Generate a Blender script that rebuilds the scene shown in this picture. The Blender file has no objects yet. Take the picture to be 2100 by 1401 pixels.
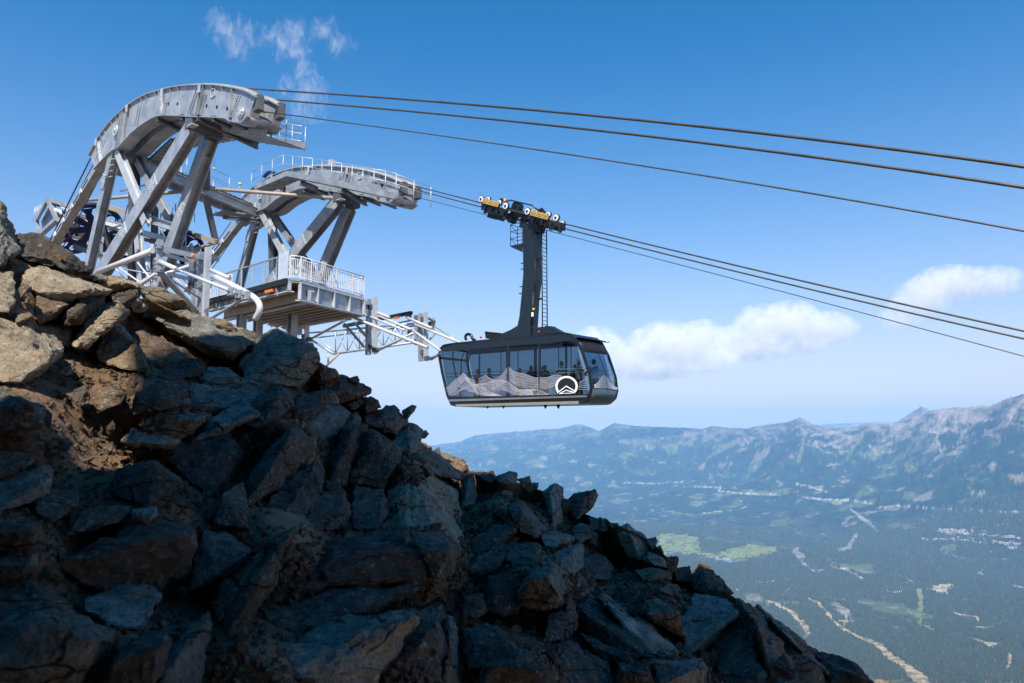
import bpy, bmesh, math, random
import numpy as np
from mathutils import Vector, Matrix, noise as mnoise

# ------------------------------------------------------------------ camera, sky, sun, exposure
F = 1500.0                      # focal length in pixels of the 2100 px wide frame
HORIZON = 880.0
PITCH = math.atan((HORIZON - 700.5) / F)
CP, SP = math.cos(PITCH), math.sin(PITCH)
sc = bpy.context.scene
cam_data = bpy.data.cameras.new("camera")
cam = bpy.data.objects.new("camera", cam_data)
sc.collection.objects.link(cam)
cam.rotation_euler = (math.pi / 2 + PITCH, 0, 0)
cam_data.sensor_width = 36.0
cam_data.lens = 36.0 * F / 2100.0
cam_data.clip_start = 0.05
cam_data.clip_end = 200000.0
cam_data.dof.use_dof = True
cam_data.dof.focus_distance = 16.0
cam_data.dof.aperture_fstop = 4.5
sc.camera = cam

SUN_AZ = math.radians(185)       # compass style: x = sin, y = cos
SUN_EL = math.radians(50)
SUN = Vector((math.sin(SUN_AZ) * math.cos(SUN_EL), math.cos(SUN_AZ) * math.cos(SUN_EL), math.sin(SUN_EL)))
world = bpy.data.worlds.new("World")
sc.world = world
world.use_nodes = True
nt = world.node_tree
nt.nodes.clear()
wo = nt.nodes.new("ShaderNodeOutputWorld")
bg = nt.nodes.new("ShaderNodeBackground")
sky = nt.nodes.new("ShaderNodeTexSky")
sky.sky_type = 'NISHITA'
sky.sun_disc = False
sky.sun_elevation = SUN_EL
sky.sun_rotation = SUN_AZ
sky.altitude = 3000
sky.air_density = 1.0
sky.dust_density = 0.2
sky.ozone_density = 1.9
hs = nt.nodes.new("ShaderNodeHueSaturation")
hs.inputs['Hue'].default_value = 0.492
hs.inputs['Saturation'].default_value = 1.42
hs.inputs['Value'].default_value = 1.16
nt.links.new(sky.outputs[0], hs.inputs['Color'])
# pale smoke veil that thickens towards the horizon, the same all round
wtc = nt.nodes.new("ShaderNodeTexCoord")
wsx = nt.nodes.new("ShaderNodeSeparateXYZ")
nt.links.new(wtc.outputs['Generated'], wsx.inputs[0])
def wmath(op, a, b=None):
    n = nt.nodes.new("ShaderNodeMath"); n.operation = op
    for i, v in enumerate((a, b)):
        if v is None: continue
        if isinstance(v, (int, float)): n.inputs[i].default_value = v
        else: nt.links.new(v, n.inputs[i])
    return n.outputs[0]
vz = wmath('POWER', wmath('DIVIDE', wmath('MAXIMUM', wsx.outputs[2], 0.0), 0.20), 1.35)
veil_fac = wmath('MULTIPLY', wmath('EXPONENT', wmath('MULTIPLY', vz, -1.0)), 0.96)
wmx = nt.nodes.new("ShaderNodeMix"); wmx.data_type = 'RGBA'
wmx.inputs[7].default_value = (4.35, 3.45, 2.95, 1)
nt.links.new(veil_fac, wmx.inputs[0])
nt.links.new(hs.outputs[0], wmx.inputs[6])
nt.links.new(wmx.outputs[2], bg.inputs[0])
nt.links.new(bg.outputs[0], wo.inputs[0])
bg.inputs[1].default_value = 0.112
sun_data = bpy.data.lights.new("sun", 'SUN')
sun_data.energy = 4.7
sun_data.angle = math.radians(0.5)
sun_data.color = (1.0, 0.95, 0.87)
sun_ob = bpy.data.objects.new("sun", sun_data)
sun_ob.rotation_euler = (-SUN).to_track_quat('-Z', 'Y').to_euler()
sc.collection.objects.link(sun_ob)
sc.view_settings.view_transform = 'Standard'
sc.view_settings.look = 'None'
sc.view_settings.gamma = 1.0
sc.view_settings.use_curve_mapping = False
sc.view_settings.exposure = 0.75
sc.render.engine = 'CYCLES'
sc.cycles.use_denoising = True
sc.cycles.max_bounces = 8
sc.cycles.diffuse_bounces = 3
sc.cycles.glossy_bounces = 3
sc.cycles.transmission_bounces = 6
sc.cycles.transparent_max_bounces = 16
sc.cycles.volume_bounces = 3
sc.cycles.volume_step_rate = 1.0
sc.cycles.volume_max_steps = 128

# ------------------------------------------------------------------ projection and placing helpers
D = Vector((0.766, -0.643, 0.0))       # direction of the ropes, towards the valley
N = Vector((-0.643, -0.766, 0.0))      # across the ropes, towards the camera
UP = Vector((0, 0, 1))
REF = Vector((-6.3, 41.0, 0.0))        # where the far lane's nearer rope leaves its saddle

def ray(px, py):
    x = (px - 1050.0) / F
    y = (700.5 - py) / F
    return Vector((x, CP - SP * y, SP + CP * y))

def at(px, py, depth):
    """point seen at that pixel of the photograph, at that distance north of the camera"""
    r = ray(px, py)
    return r * (depth / r.y)

def lane(px, py, v):
    """point on the vertical plane parallel to the ropes, v metres in front of the far lane"""
    r = ray(px, py)
    return r * ((REF.dot(N) + v) / r.dot(N))

def level(px, py, z):
    r = ray(px, py)
    return r * (z / r.z)

def project(P):
    """numpy arrays (n,3) -> pixel x, y"""
    yc = P[:, 1] * CP + P[:, 2] * SP
    zc = -P[:, 1] * SP + P[:, 2] * CP
    yc = np.maximum(yc, 1e-3)
    return 1050 + F * P[:, 0] / yc, 700.5 - F * zc / yc

rng = random.Random(7)

def tag(o, label=None, cat=None, group=None, kind=None):
    if label: o["label"] = label
    if cat: o["category"] = cat
    if group: o["group"] = group
    if kind: o["kind"] = kind
    return o

def empty(name, loc=(0, 0, 0)):
    o = bpy.data.objects.new(name, None)
    o.location = loc
    sc.collection.objects.link(o)
    return o

def obj(name, mesh, mat, parent=None, smooth=False):
    if isinstance(mesh, bmesh.types.BMesh):
        me = bpy.data.meshes.new(name)
        if len(mesh.faces) < 4000:
            bmesh.ops.recalc_face_normals(mesh, faces=mesh.faces)
        mesh.normal_update()
        mesh.to_mesh(me)
        mesh.free()
    else:
        me = mesh
    if mat is not None and not me.materials:
        me.materials.append(mat)
    if smooth:
        me.polygons.foreach_set("use_smooth", [True] * len(me.polygons))
    o = bpy.data.objects.new(name, me)
    sc.collection.objects.link(o)
    if parent is not None:
        o.parent = parent
        o.matrix_parent_inverse = Matrix.Translation(-world_loc(parent))
    return o

def world_loc(p):
    return Vector(p.location) if p.type == 'EMPTY' else Vector((0, 0, 0))

def BM():
    return bmesh.new()

def quad_box(bm, c8):
    vs = [bm.verts.new(c) for c in c8]
    for f in ((0, 1, 2, 3), (7, 6, 5, 4), (0, 4, 5, 1), (1, 5, 6, 2), (2, 6, 7, 3), (3, 7, 4, 0)):
        bm.faces.new([vs[i] for i in f])

def frame_of(p0, p1, up):
    a = (p1 - p0).normalized()
    up = Vector(up)
    if abs(a.dot(up.normalized())) > 0.98:
        up = D if abs(a.dot(D)) < 0.9 else N
    s = a.cross(up).normalized()
    u = s.cross(a).normalized()
    return a, s, u

def bar(bm, p0, p1, w, h, up=UP, off=(0, 0)):
    """box between two points: w across, h along 'up'"""
    p0, p1 = Vector(p0), Vector(p1)
    a, s, u = frame_of(p0, p1, up)
    o = s * off[0] + u * off[1]
    c = []
    for p in (p0, p1):
        for (i, j) in ((-1, -1), (1, -1), (1, 1), (-1, 1)):
            c.append(p + o + s * (i * w / 2) + u * (j * h / 2))
    quad_box(bm, c)

def ibeam(bm, p0, p1, w, h, t=0.035, up=UP):
    bar(bm, p0, p1, w, t, up, (0, h / 2 - t / 2))
    bar(bm, p0, p1, w, t, up, (0, -h / 2 + t / 2))
    bar(bm, p0, p1, t, h - 2 * t - 0.004, up)

def tube(bm, pts, r, n=10, caps=True):
    pts = [Vector(p) for p in pts]
    rings = []
    prev = None
    for i, p in enumerate(pts):
        a = (pts[min(i + 1, len(pts) - 1)] - pts[max(i - 1, 0)]).normalized()
        ref = prev if prev is not None else (UP if abs(a.z) < 0.95 else D)
        s = a.cross(ref).normalized()
        u = s.cross(a).normalized()
        prev = u
        rr = r[i] if isinstance(r, (list, tuple)) else r
        rings.append([bm.verts.new(p + s * (rr * math.cos(2 * math.pi * k / n)) + u * (rr * math.sin(2 * math.pi * k / n))) for k in range(n)])
    for a, b in zip(rings, rings[1:]):
        for k in range(n):
            f = bm.faces.new((a[k], a[(k + 1) % n], b[(k + 1) % n], b[k]))
            f.smooth = True
    if caps:
        bm.faces.new(rings[0][::-1])
        bm.faces.new(rings[-1])

def prism(bm, poly, vec):
    """closed solid: planar polygon swept along vec"""
    a = [bm.verts.new(p) for p in poly]
    b = [bm.verts.new(Vector(p) + vec) for p in poly]
    n = len(a)
    bm.faces.new(a)
    bm.faces.new(b[::-1])
    for i in range(n):
        bm.faces.new((a[i], b[i], b[(i + 1) % n], a[(i + 1) % n]))

def strip(bm, la, lb, vec):
    """solid band between two polylines (same count), swept along vec"""
    n = len(la)
    A = [[bm.verts.new(p) for p in l] for l in (la, lb)]
    B = [[bm.verts.new(Vector(p) + vec) for p in l] for l in (la, lb)]
    for i in range(n - 1):
        bm.faces.new((A[0][i], A[0][i + 1], A[1][i + 1], A[1][i]))
        bm.faces.new((B[0][i + 1], B[0][i], B[1][i], B[1][i + 1]))
        bm.faces.new((A[0][i + 1], A[0][i], B[0][i], B[0][i + 1]))
        bm.faces.new((A[1][i], A[1][i + 1], B[1][i + 1], B[1][i]))
    bm.faces.new((A[0][0], A[1][0], B[1][0], B[0][0]))
    bm.faces.new((A[1][-1], A[0][-1], B[0][-1], B[1][-1]))

def disc(bm, c, axis, r, th, n=20):
    axis = Vector(axis).normalized()
    tube(bm, [Vector(c) - axis * th / 2, Vector(c) + axis * th / 2], r, n)

def resample(pts, n):
    P = np.array(pts, float)
    d = np.r_[0, np.cumsum(np.hypot(*np.diff(P, axis=0).T))]
    t = np.linspace(0, d[-1], n)
    return list(zip(np.interp(t, d, P[:, 0]), np.interp(t, d, P[:, 1])))

def smooth_curve(pts, n):
    """Catmull-Rom through the points"""
    P = [np.array(p, float) for p in pts]
    P = [2 * P[0] - P[1]] + P + [2 * P[-1] - P[-2]]
    out = []
    seg = len(P) - 3
    for i in range(n):
        s = i / (n - 1) * seg
        k = min(int(s), seg - 1)
        t = s - k
        a, b, c, d = P[k:k + 4]
        out.append(tuple(0.5 * ((2 * b) + (c - a) * t + (2 * a - 5 * b + 4 * c - d) * t * t + (3 * b - a - 3 * c + d) * t ** 3)))
    return out

# ------------------------------------------------------------------ materials
def new_mat(name):
    m = bpy.data.materials.new(name)
    m.use_nodes = True
    t = m.node_tree
    b = t.nodes["Principled BSDF"]
    return m, t, b

def node(t, kind, **kw):
    n = t.nodes.new(kind)
    for k, v in kw.items():
        setattr(n, k, v)
    return n

def ramp(t, src, stops):
    r = node(t, "ShaderNodeValToRGB")
    e = r.color_ramp.elements
    while len(e) < len(stops):
        e.new(0.5)
    for el, (p, c) in zip(e, stops):
        el.position = p
        el.color = (*c, 1) if len(c) == 3 else c
    t.links.new(src, r.inputs[0])
    return r.outputs[0]

def noise_tex(t, scale, detail=6, rough=0.6, coord='Object', stretch=None, dist=0.0):
    tc = node(t, "ShaderNodeTexCoord")
    src = tc.outputs[coord]
    if coord == 'Position':
        src = None
    if stretch:
        mp = node(t, "ShaderNodeMapping")
        mp.inputs['Scale'].default_value = stretch
        t.links.new(src, mp.inputs[0])
        src = mp.outputs[0]
    n = node(t, "ShaderNodeTexNoise")
    n.inputs['Scale'].default_value = scale
    n.inputs['Detail'].default_value = detail
    n.inputs['Roughness'].default_value = rough
    n.inputs['Distortion'].default_value = dist
    t.links.new(src, n.inputs['Vector'])
    return n

def mixc(t, fac, a, b, mode='MIX'):
    m = node(t, "ShaderNodeMix", data_type='RGBA', blend_type=mode)
    for s, v in ((m.inputs[0], fac), (m.inputs[6], a), (m.inputs[7], b)):
        if isinstance(v, (int, float)):
            s.default_value = v
        elif isinstance(v, tuple):
            s.default_value = (*v, 1)
        else:
            t.links.new(v, s)
    return m.outputs[2]

def bump(t, b, src, strength, dist):
    bp = node(t, "ShaderNodeBump")
    bp.inputs['Strength'].default_value = strength
    bp.inputs['Distance'].default_value = dist
    t.links.new(src, bp.inputs['Height'])
    t.links.new(bp.outputs[0], b.inputs['Normal'])

def metal(name, c0, c1, rough=0.45, metallic=0.35, scale=1.2, grime=(0.16, 0.13, 0.10), gr=0.25):
    m, t, b = new_mat(name)
    n = noise_tex(t, scale, 5, 0.65)
    col = ramp(t, n.outputs[0], [(0.35, c0), (0.65, c1)])
    n2 = noise_tex(t, scale * 7, 6, 0.7, stretch=(1, 1, 0.25))
    g = ramp(t, n2.outputs[0], [(0.52, (0, 0, 0)), (0.75, (gr, gr, gr))])
    b_col = mixc(t, g, col, grime)
    t.links.new(b_col, b.inputs['Base Color'])
    b.inputs['Metallic'].default_value = metallic
    r = ramp(t, n2.outputs[0], [(0.3, (rough - .08,) * 3), (0.8, (rough + .15,) * 3)])
    t.links.new(r, b.inputs['Roughness'])
    return m

def plain(name, c, rough=0.5, metallic=0.0, vary=0.12, scale=3.0):
    m, t, b = new_mat(name)
    n = noise_tex(t, scale, 4, 0.6)
    lo = tuple(x * (1 - vary) for x in c)
    hi = tuple(min(1, x * (1 + vary)) for x in c)
    t.links.new(ramp(t, n.outputs[0], [(0.3, lo), (0.7, hi)]), b.inputs['Base Color'])
    b.inputs['Roughness'].default_value = rough
    b.inputs['Metallic'].default_value = metallic
    return m

M = {}
M['galv'] = metal("galvanised_steel", (.26, .285, .31), (.44, .465, .495), .42, .4)
M['galv_light'] = metal("bright_galvanised_steel", (.42, .445, .47), (.56, .58, .60), .42, .35)
M['galv_dark'] = metal("dark_steel", (.085, .095, .105), (.15, .155, .16), .5, .35)  # darker tone of the grey steel
M['pipe'] = metal("white_pipe_paint", (.48, .475, .50), (.60, .585, .62), .4, .1, grime=(.4, .36, .34), gr=.3)
M['white'] = plain("white_paint", (.60, .61, .62), .45)
M['deck_under'] = metal("bounce_tinted_steel", (.30, .265, .22), (.40, .35, .29), .6, .15)  # brown tint puts light bounced off the ground into the steel colour
M['brass'] = plain("yellow_liner", (.42, .30, .08), .6, .2)
M['gold'] = plain("brass_yellow_bars", (.62, .40, .10), .45, .3)
M['blue'] = plain("deep_blue_paint", (.004, .010, .075), .3)
M['anthracite'] = plain("anthracite_paint", (.011, .019, .028), .32, .1, .08)
M['black'] = plain("black_rubber", (.010, .011, .013), .55)
M['blackgloss'] = plain("black_gloss_paint", (.008, .010, .013), .18)
M['slate'] = plain("slate_grey_paint", (.055, .085, .10), .28, .1, .08)
M['skirt'] = plain("pale_grey_skirt", (.24, .24, .20), .45)
M['silver'] = plain("silver_strip", (.35, .36, .36), .3, .7)
M['dark'] = plain("dark_opening", (.004, .004, .005), .9)
M['orange'] = plain("orange_rubber", (.65, .16, .03), .5)
M['redlamp'] = plain('red_lamp_lens', (.5, .02, .06), .3)
M['yellow'] = plain("yellow_paint", (.70, .50, .04), .45)
M['galvroof'] = M['galv']
M['mesh'] = plain("perforated_sheet", (.55, .62, .68), .5, .3)

def rope_mat(name, c0, c1):
    m, t, b = new_mat(name)
    n = noise_tex(t, 2.0, 5, .7)
    t.links.new(ramp(t, n.outputs[0], [(.3, c0), (.7, c1)]), b.inputs['Base Color'])
    b.inputs['Roughness'].default_value = .45
    b.inputs['Metallic'].default_value = .3
    return m
M['rope'] = rope_mat("greased_bronze_rope", (.040, .033, .027), (.10, .080, .060))
M['rope_grey'] = rope_mat("grey_strand_rope", (.045, .05, .055), (.11, .12, .13))
M['rope_dark'] = rope_mat("dark_blue_rope", (.03, .03, .07), (.07, .05, .08))

m, t, b = new_mat("tinted_glass")
t.nodes.remove(b)
tr = node(t, "ShaderNodeBsdfTransparent"); tr.inputs[0].default_value = (.53, .62, .68, 1)
gl = node(t, "ShaderNodeBsdfGlossy"); gl.inputs[0].default_value = (.8, .9, 1, 1); gl.inputs['Roughness'].default_value = .03
fr = node(t, "ShaderNodeFresnel"); fr.inputs[0].default_value = 1.5
ge = node(t, "ShaderNodeNewGeometry")
fb = node(t, "ShaderNodeMath", operation='SUBTRACT'); fb.inputs[0].default_value = 1.0; t.links.new(ge.outputs['Backfacing'], fb.inputs[1])
fm = node(t, "ShaderNodeMath", operation='MULTIPLY'); t.links.new(fr.outputs[0], fm.inputs[0]); t.links.new(fb.outputs[0], fm.inputs[1])
mx = node(t, "ShaderNodeMixShader")
t.links.new(fm.outputs[0], mx.inputs[0]); t.links.new(tr.outputs[0], mx.inputs[1]); t.links.new(gl.outputs[0], mx.inputs[2])
t.links.new(mx.outputs[0], t.nodes["Material Output"].inputs[0])
M['glass'] = m
m2 = m.copy(); m2.name = "clear_glass"; m2.node_tree.nodes["Transparent BSDF"].inputs[0].default_value = (.92, .95, .96, 1)
M['clear'] = m2
# ------------------------------------------------------------------ valley and mountains
def _hash(ix, iy, seed):
    h = (ix.astype(np.int64) * 374761393 + iy.astype(np.int64) * 668265263 + seed * 1442695041) & 0xffffffff
    h = ((h ^ (h >> 13)) * 1274126177) & 0xffffffff
    h = h ^ (h >> 16)
    return (h & 0xffffff) / float(0xffffff) * 2 * np.pi

def perlin(x, y, seed=0):
    ix, iy = np.floor(x), np.floor(y)
    fx, fy = x - ix, y - iy
    u = fx * fx * fx * (fx * (fx * 6 - 15) + 10)
    v = fy * fy * fy * (fy * (fy * 6 - 15) + 10)
    def g(a, b):
        h = _hash(ix + a, iy + b, seed)
        return np.cos(h) * (fx - a) + np.sin(h) * (fy - b)
    return (g(0, 0) * (1 - u) + g(1, 0) * u) * (1 - v) + (g(0, 1) * (1 - u) + g(1, 1) * u) * v

def fbm(x, y, seed, octs=5, gain=.5):
    s, a = 0, 1.0
    for o in range(octs):
        s = s + a * perlin(x * 2 ** o, y * 2 ** o, seed + o)
        a *= gain
    return s

def ridged(x, y, seed, octs=5, gain=.5):
    s, a, tot = 0, 1.0, 0
    for o in range(octs):
        s = s + a * (1 - np.abs(perlin(x * 2 ** o, y * 2 ** o, seed + o)) * 2)
        tot += a
        a *= gain
    return s / tot

RIDGE = [(700, 940), (800, 925), (884, 914), (945, 905), (973, 893), (1012, 887), (1073, 885), (1113, 879), (1143, 879), (1180, 870.5), (1195, 870.5),
         (1229, 884), (1259, 868), (1302, 873), (1348, 876), (1400, 877), (1439, 879), (1466, 874), (1500, 877), (1533, 880), (1573, 870), (1613, 865), (1640, 855),
         (1667, 870), (1700, 878), (1750, 877), (1773, 867), (1793, 870), (1827, 870), (1860, 861), (1910, 843), (1950, 835), (1983, 837), (2013, 832),
         (2033, 833), (2063, 817), (2093, 810), (2130, 806), (2200, 815), (2320, 800), (2500, 830), (3000, 850)]
BACK = [(700, 960), (1400, 960), (1600, 885), (1640, 880), (1700, 876), (1780, 877), (1835, 868), (1862, 850), (1890, 832.5), (1915, 843), (1960, 850), (2000, 834), (2030, 831), (2060, 850), (2500, 860), (3000, 900)]
def prof(tab):
    az, el = [], []
    for px, py in tab:
        r = ray(px, py)
        az.append(math.atan2(r.x, r.y))
        el.append(r.z / math.hypot(r.x, r.y))
    return np.array(az), np.array(el)
RA, RE = prof(RIDGE)
BA, BE = prof(BACK)
DA, _ = prof([(700, 880), (900, 880), (1250, 880), (1640, 880), (2100, 880), (2700, 880)])
DR = np.array([25000., 24000., 19500., 15500., 12500., 12000.])
LR = np.array([0, 60, 300, 1500, 2700, 4000, 5300, 8000, 10000, 60000, 200000.])
LZ = np.array([-60., -90, -250, -600, -915, -1070, -1160, -1215, -1190, -1200, -1200.])

def height(x, y):
    r = np.hypot(x, y)
    az = np.arctan2(x, y)
    R = np.interp(az, DA, DR)
    el = np.interp(az, RA, RE)
    el = el + fbm(x / 800, y / 800, 171, 5, .65) * .0017 * np.clip((az - .1) * 4, .3, 1)
    hR = R * el
    base = np.interp(r, LR, LZ)
    amp = np.clip((r - 1200) / 3000, 0, 1)
    base = base + amp * (70 * fbm(x / 1500, y / 1500, 3, 5) + 120 * np.clip(ridged(x / 3800 + 3.3, y / 3800, 11, 4) - .45, 0, 1))
    W = np.interp(az, DA, np.array([9000., 9000., 8000., 6200., 5200., 5000.]))
    tt = np.clip((r - (R - W)) / W, 0, 1)
    p = tt ** 1.45
    rg = ridged(x / 2300 + 7, y / 2300 + 1.7, 21, 7, .55) - .62
    z = base * (1 - p) + hR * p + rg * 1900 * (p * (1 - p)) * 1.25 + rg * 60 * p * (tt < 1)
    # keep every spur under the traced skyline
    z = np.minimum(z, el * r - (1 - tt) * 25)  if True else z
    behind = r > R
    z = np.where(behind, np.maximum(hR - (r - R) * .45, -1200), z)
    # back range
    R2 = R + 4500
    h2 = R2 * np.interp(az, BA, BE)
    zb = h2 - np.abs(r - R2) * .42
    z = np.where(r > R + 300, np.maximum(z, zb), z)
    # faint farthest line
    R3 = 29500
    far = R3 * (np.interp(az, np.array([.36, .40, .46, .53, .6]), np.array([-.02, .0060, .0085, .0070, -.02]))) - np.abs(r - R3) * .3
    z = np.where(r > R + 6500, np.maximum(z, far), z)
    return z

# land cover, read as patches and bands on the ground plan
GREEN, TAN, GREY, ROAD, OLIVE, BURN, PALE = (.20, .225, .065), (.46, .345, .20), (.27, .245, .215), (.44, .40, .35), (.13, .145, .06), (.095, .080, .075), (.36, .31, .27)
POLYS = [
    (GREEN, [(1345, 1092), (1400, 1096), (1440, 1100), (1436, 1125), (1450, 1135), (1400, 1140), (1350, 1138)]),
    (GREEN, [(1420, 1133), (1467, 1137), (1517, 1120), (1560, 1117), (1597, 1119), (1599, 1136), (1560, 1142), (1500, 1146), (1450, 1147)]),
    (GREEN, [(1600, 1120), (1645, 1122), (1640, 1132), (1605, 1130)]),
    (GREEN, [(1692, 1024), (1730, 1026), (1736, 1032), (1712, 1036), (1694, 1030)]),
    (OLIVE, [(1527, 1012), (1567, 1005), (1617, 1003), (1620, 1014), (1540, 1017)]),
    (OLIVE, [(1412, 1018), (1432, 1012), (1452, 1016), (1436, 1024), (1414, 1022)]),
    (OLIVE, [(1420, 1030), (1440, 1028), (1444, 1036), (1424, 1040)]),
    (OLIVE, [(1857, 950), (1880, 948), (1886, 956), (1870, 970), (1855, 968)]),
    (GREY, [(1697, 1230), (1720, 1240), (1760, 1263), (1793, 1272), (1760, 1271), (1733, 1267), (1710, 1250)]),
    (TAN, [(1713, 1267), (1760, 1273), (1760, 1287), (1733, 1288)]),
    (TAN, [(1907, 1203), (1950, 1201), (1958, 1206), (1935, 1216), (1912, 1211)]),
    (GREEN, [(2000, 1212), (2020, 1208), (2030, 1216), (2005, 1220)]),
    (GREEN, [(1990, 1180), (2010, 1172), (2022, 1178), (2010, 1186)]),
    (GREY, [(1995, 1178), (2008, 1170), (2024, 1176), (2008, 1182)]),
    (OLIVE, [(1930, 1118), (1950, 1114), (1962, 1122), (1950, 1136), (1932, 1130)]),
    (PALE, [(1917, 1086), (1950, 1082), (2000, 1090), (1960, 1100), (1925, 1094)]),
]
LINES = [
    (GREY, [(1633, 1133, 17), (1643, 1143, 14), (1653, 1160, 9), (1667, 1172, 7), (1693, 1170, 5)]),
    (TAN, [(1577, 1233, 4), (1600, 1243, 7), (1627, 1260, 10), (1643, 1277, 13), (1653, 1293, 16), (1653, 1303, 13)]),
    (TAN, [(1610, 1215, 5), (1620, 1208, 6), (1637, 1205, 4)]), (TAN, [(1625, 1220, 5), (1636, 1224, 4)]),
    (ROAD, [(1510, 1213, 4), (1510, 1202, 3), (1533, 1197, 3), (1600, 1192, 3), (1623, 1187, 3), (1620, 1177, 3)]),
    (TAN, [(1657, 1230, 6), (1677, 1237, 9), (1697, 1260, 8), (1710, 1277, 7), (1733, 1293, 9), (1760, 1307, 9), (1793, 1320, 14), (1817, 1340, 15), (1843, 1360, 16), (1867, 1377, 22), (1893, 1400, 26), (1930, 1440, 30)]),
    (TAN, [(1793, 1272, 5), (1833, 1267, 5), (1843, 1270, 4), (1880, 1280, 5), (1920, 1293, 5)]),
    (GREEN, [(1883, 1210, 6), (1890, 1230, 14), (1886, 1260, 13), (1885, 1282, 10)]),
    (PALE, [(1808, 1178, 3), (1847, 1182, 6), (1873, 1197, 5)]), (PALE, [(1817, 1198, 4), (1863, 1197, 3)]),
    (ROAD, [(1890, 1205, 3), (1920, 1212, 5), (1945, 1216, 5)]),
    (PALE, [(2057, 1198, 5), (2080, 1203, 8), (2110, 1212, 6)]),
    (TAN, [(1947, 1255, 4), (1973, 1263, 7), (2000, 1267, 7), (2007, 1277, 5)]),
    (TAN, [(2000, 1290, 8), (2017, 1290, 6), (2040, 1287, 5), (2063, 1273, 5)]),
    (TAN, [(1960, 1307, 3), (1993, 1310, 5), (2027, 1325, 9), (2053, 1320, 5)]),
    (TAN, [(2072, 1345, 12), (2067, 1373, 9)]),
    (TAN, [(2035, 1350, 6), (2040, 1362, 4)]),
    (ROAD, [(1637, 1017, 2.4), (1687, 1025, 3), (1750, 1027, 2.6), (1793, 1035, 2.6)]),
    (ROAD, [(1797, 1042, 2.6), (1813, 1040, 2.2), (1847, 1037, 2.2)]),
    (ROAD, [(1857, 1037, 2.2), (1900, 1042, 2.8), (1967, 1047, 2.8), (2110, 1052, 2.6)]),
    (ROAD, [(1633, 992, 2.2), (1660, 998, 2.2), (1697, 1010, 2.4)]),
    (ROAD, [(1425, 998, 2.6), (1480, 1000, 2.6), (1473, 1007, 2.4), (1530, 1013, 2.6), (1600, 1015, 2.4)]),
    (ROAD, [(1280, 990, 1.8), (1340, 992, 1.8), (1400, 988, 1.8)]),
    (ROAD, [(1705, 1165, 5), (1737, 1168, 3), (1753, 1180, 6), (1773, 1190, 5)]),
    (ROAD, [(1680, 1195, 3), (1700, 1192, 3), (1720, 1202, 3)]),
    (ROAD, [(1890, 1105, 3), (1950, 1108, 3), (2010, 1112, 3), (2090, 1120, 3)]),
    (PALE, [(1930, 1092, 3), (1990, 1096, 4), (2050, 1102, 3)]),
    (ROAD, [(2040, 1148, 3), (2080, 1146, 3)]), (ROAD, [(1955, 1140, 3), (1975, 1146, 4), (2000, 1150, 2)]),
    (TAN, [(1540, 1270, 3), (1560, 1275, 3)]),
    (ROAD, [(1435, 1053, 2.6), (1465, 1052, 3)]),
    (ROAD, [(1465, 1050, 1.6), (1520, 1044, 1.6), (1536, 1036, 2)]),
    (GREY, [(1745, 1045, 4), (1765, 1060, 8), (1785, 1075, 9), (1800, 1090, 6)]),
    (GREY, [(1755, 1098, 8), (1740, 1125, 12), (1720, 1130, 8)]),
    (OLIVE, [(1360, 1050, 2), (1420, 1056, 4), (1480, 1052, 3)]),
    (GREY, [(1930, 870, 2), (1920, 900, 5), (1932, 930, 5), (1910, 945, 3)]),
    (OLIVE, [(1650, 890, 3), (1645, 920, 8), (1636, 948, 9)]),
    (OLIVE, [(1770, 895, 3), (1750, 920, 6), (1735, 945, 7)]),
    (GREY, [(1660, 895, 5), (1720, 885, 8), (1760, 880, 6)]),
    (GREY, [(1690, 915, 5), (1730, 900, 6)]),
]
BLOBS = [(OLIVE, 1640, 1058, 90, 18, .55), (BURN, 1620, 1098, 150, 32, .8), (OLIVE, 1660, 1045, 40, 10, .6), (BURN, 1500, 1068, 60, 12, .6),
         (GREY, 1945, 930, 60, 16, .5), (BURN, 1900, 1135, 60, 14, .5), (OLIVE, 1400, 1075, 60, 14, .4)]

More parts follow.
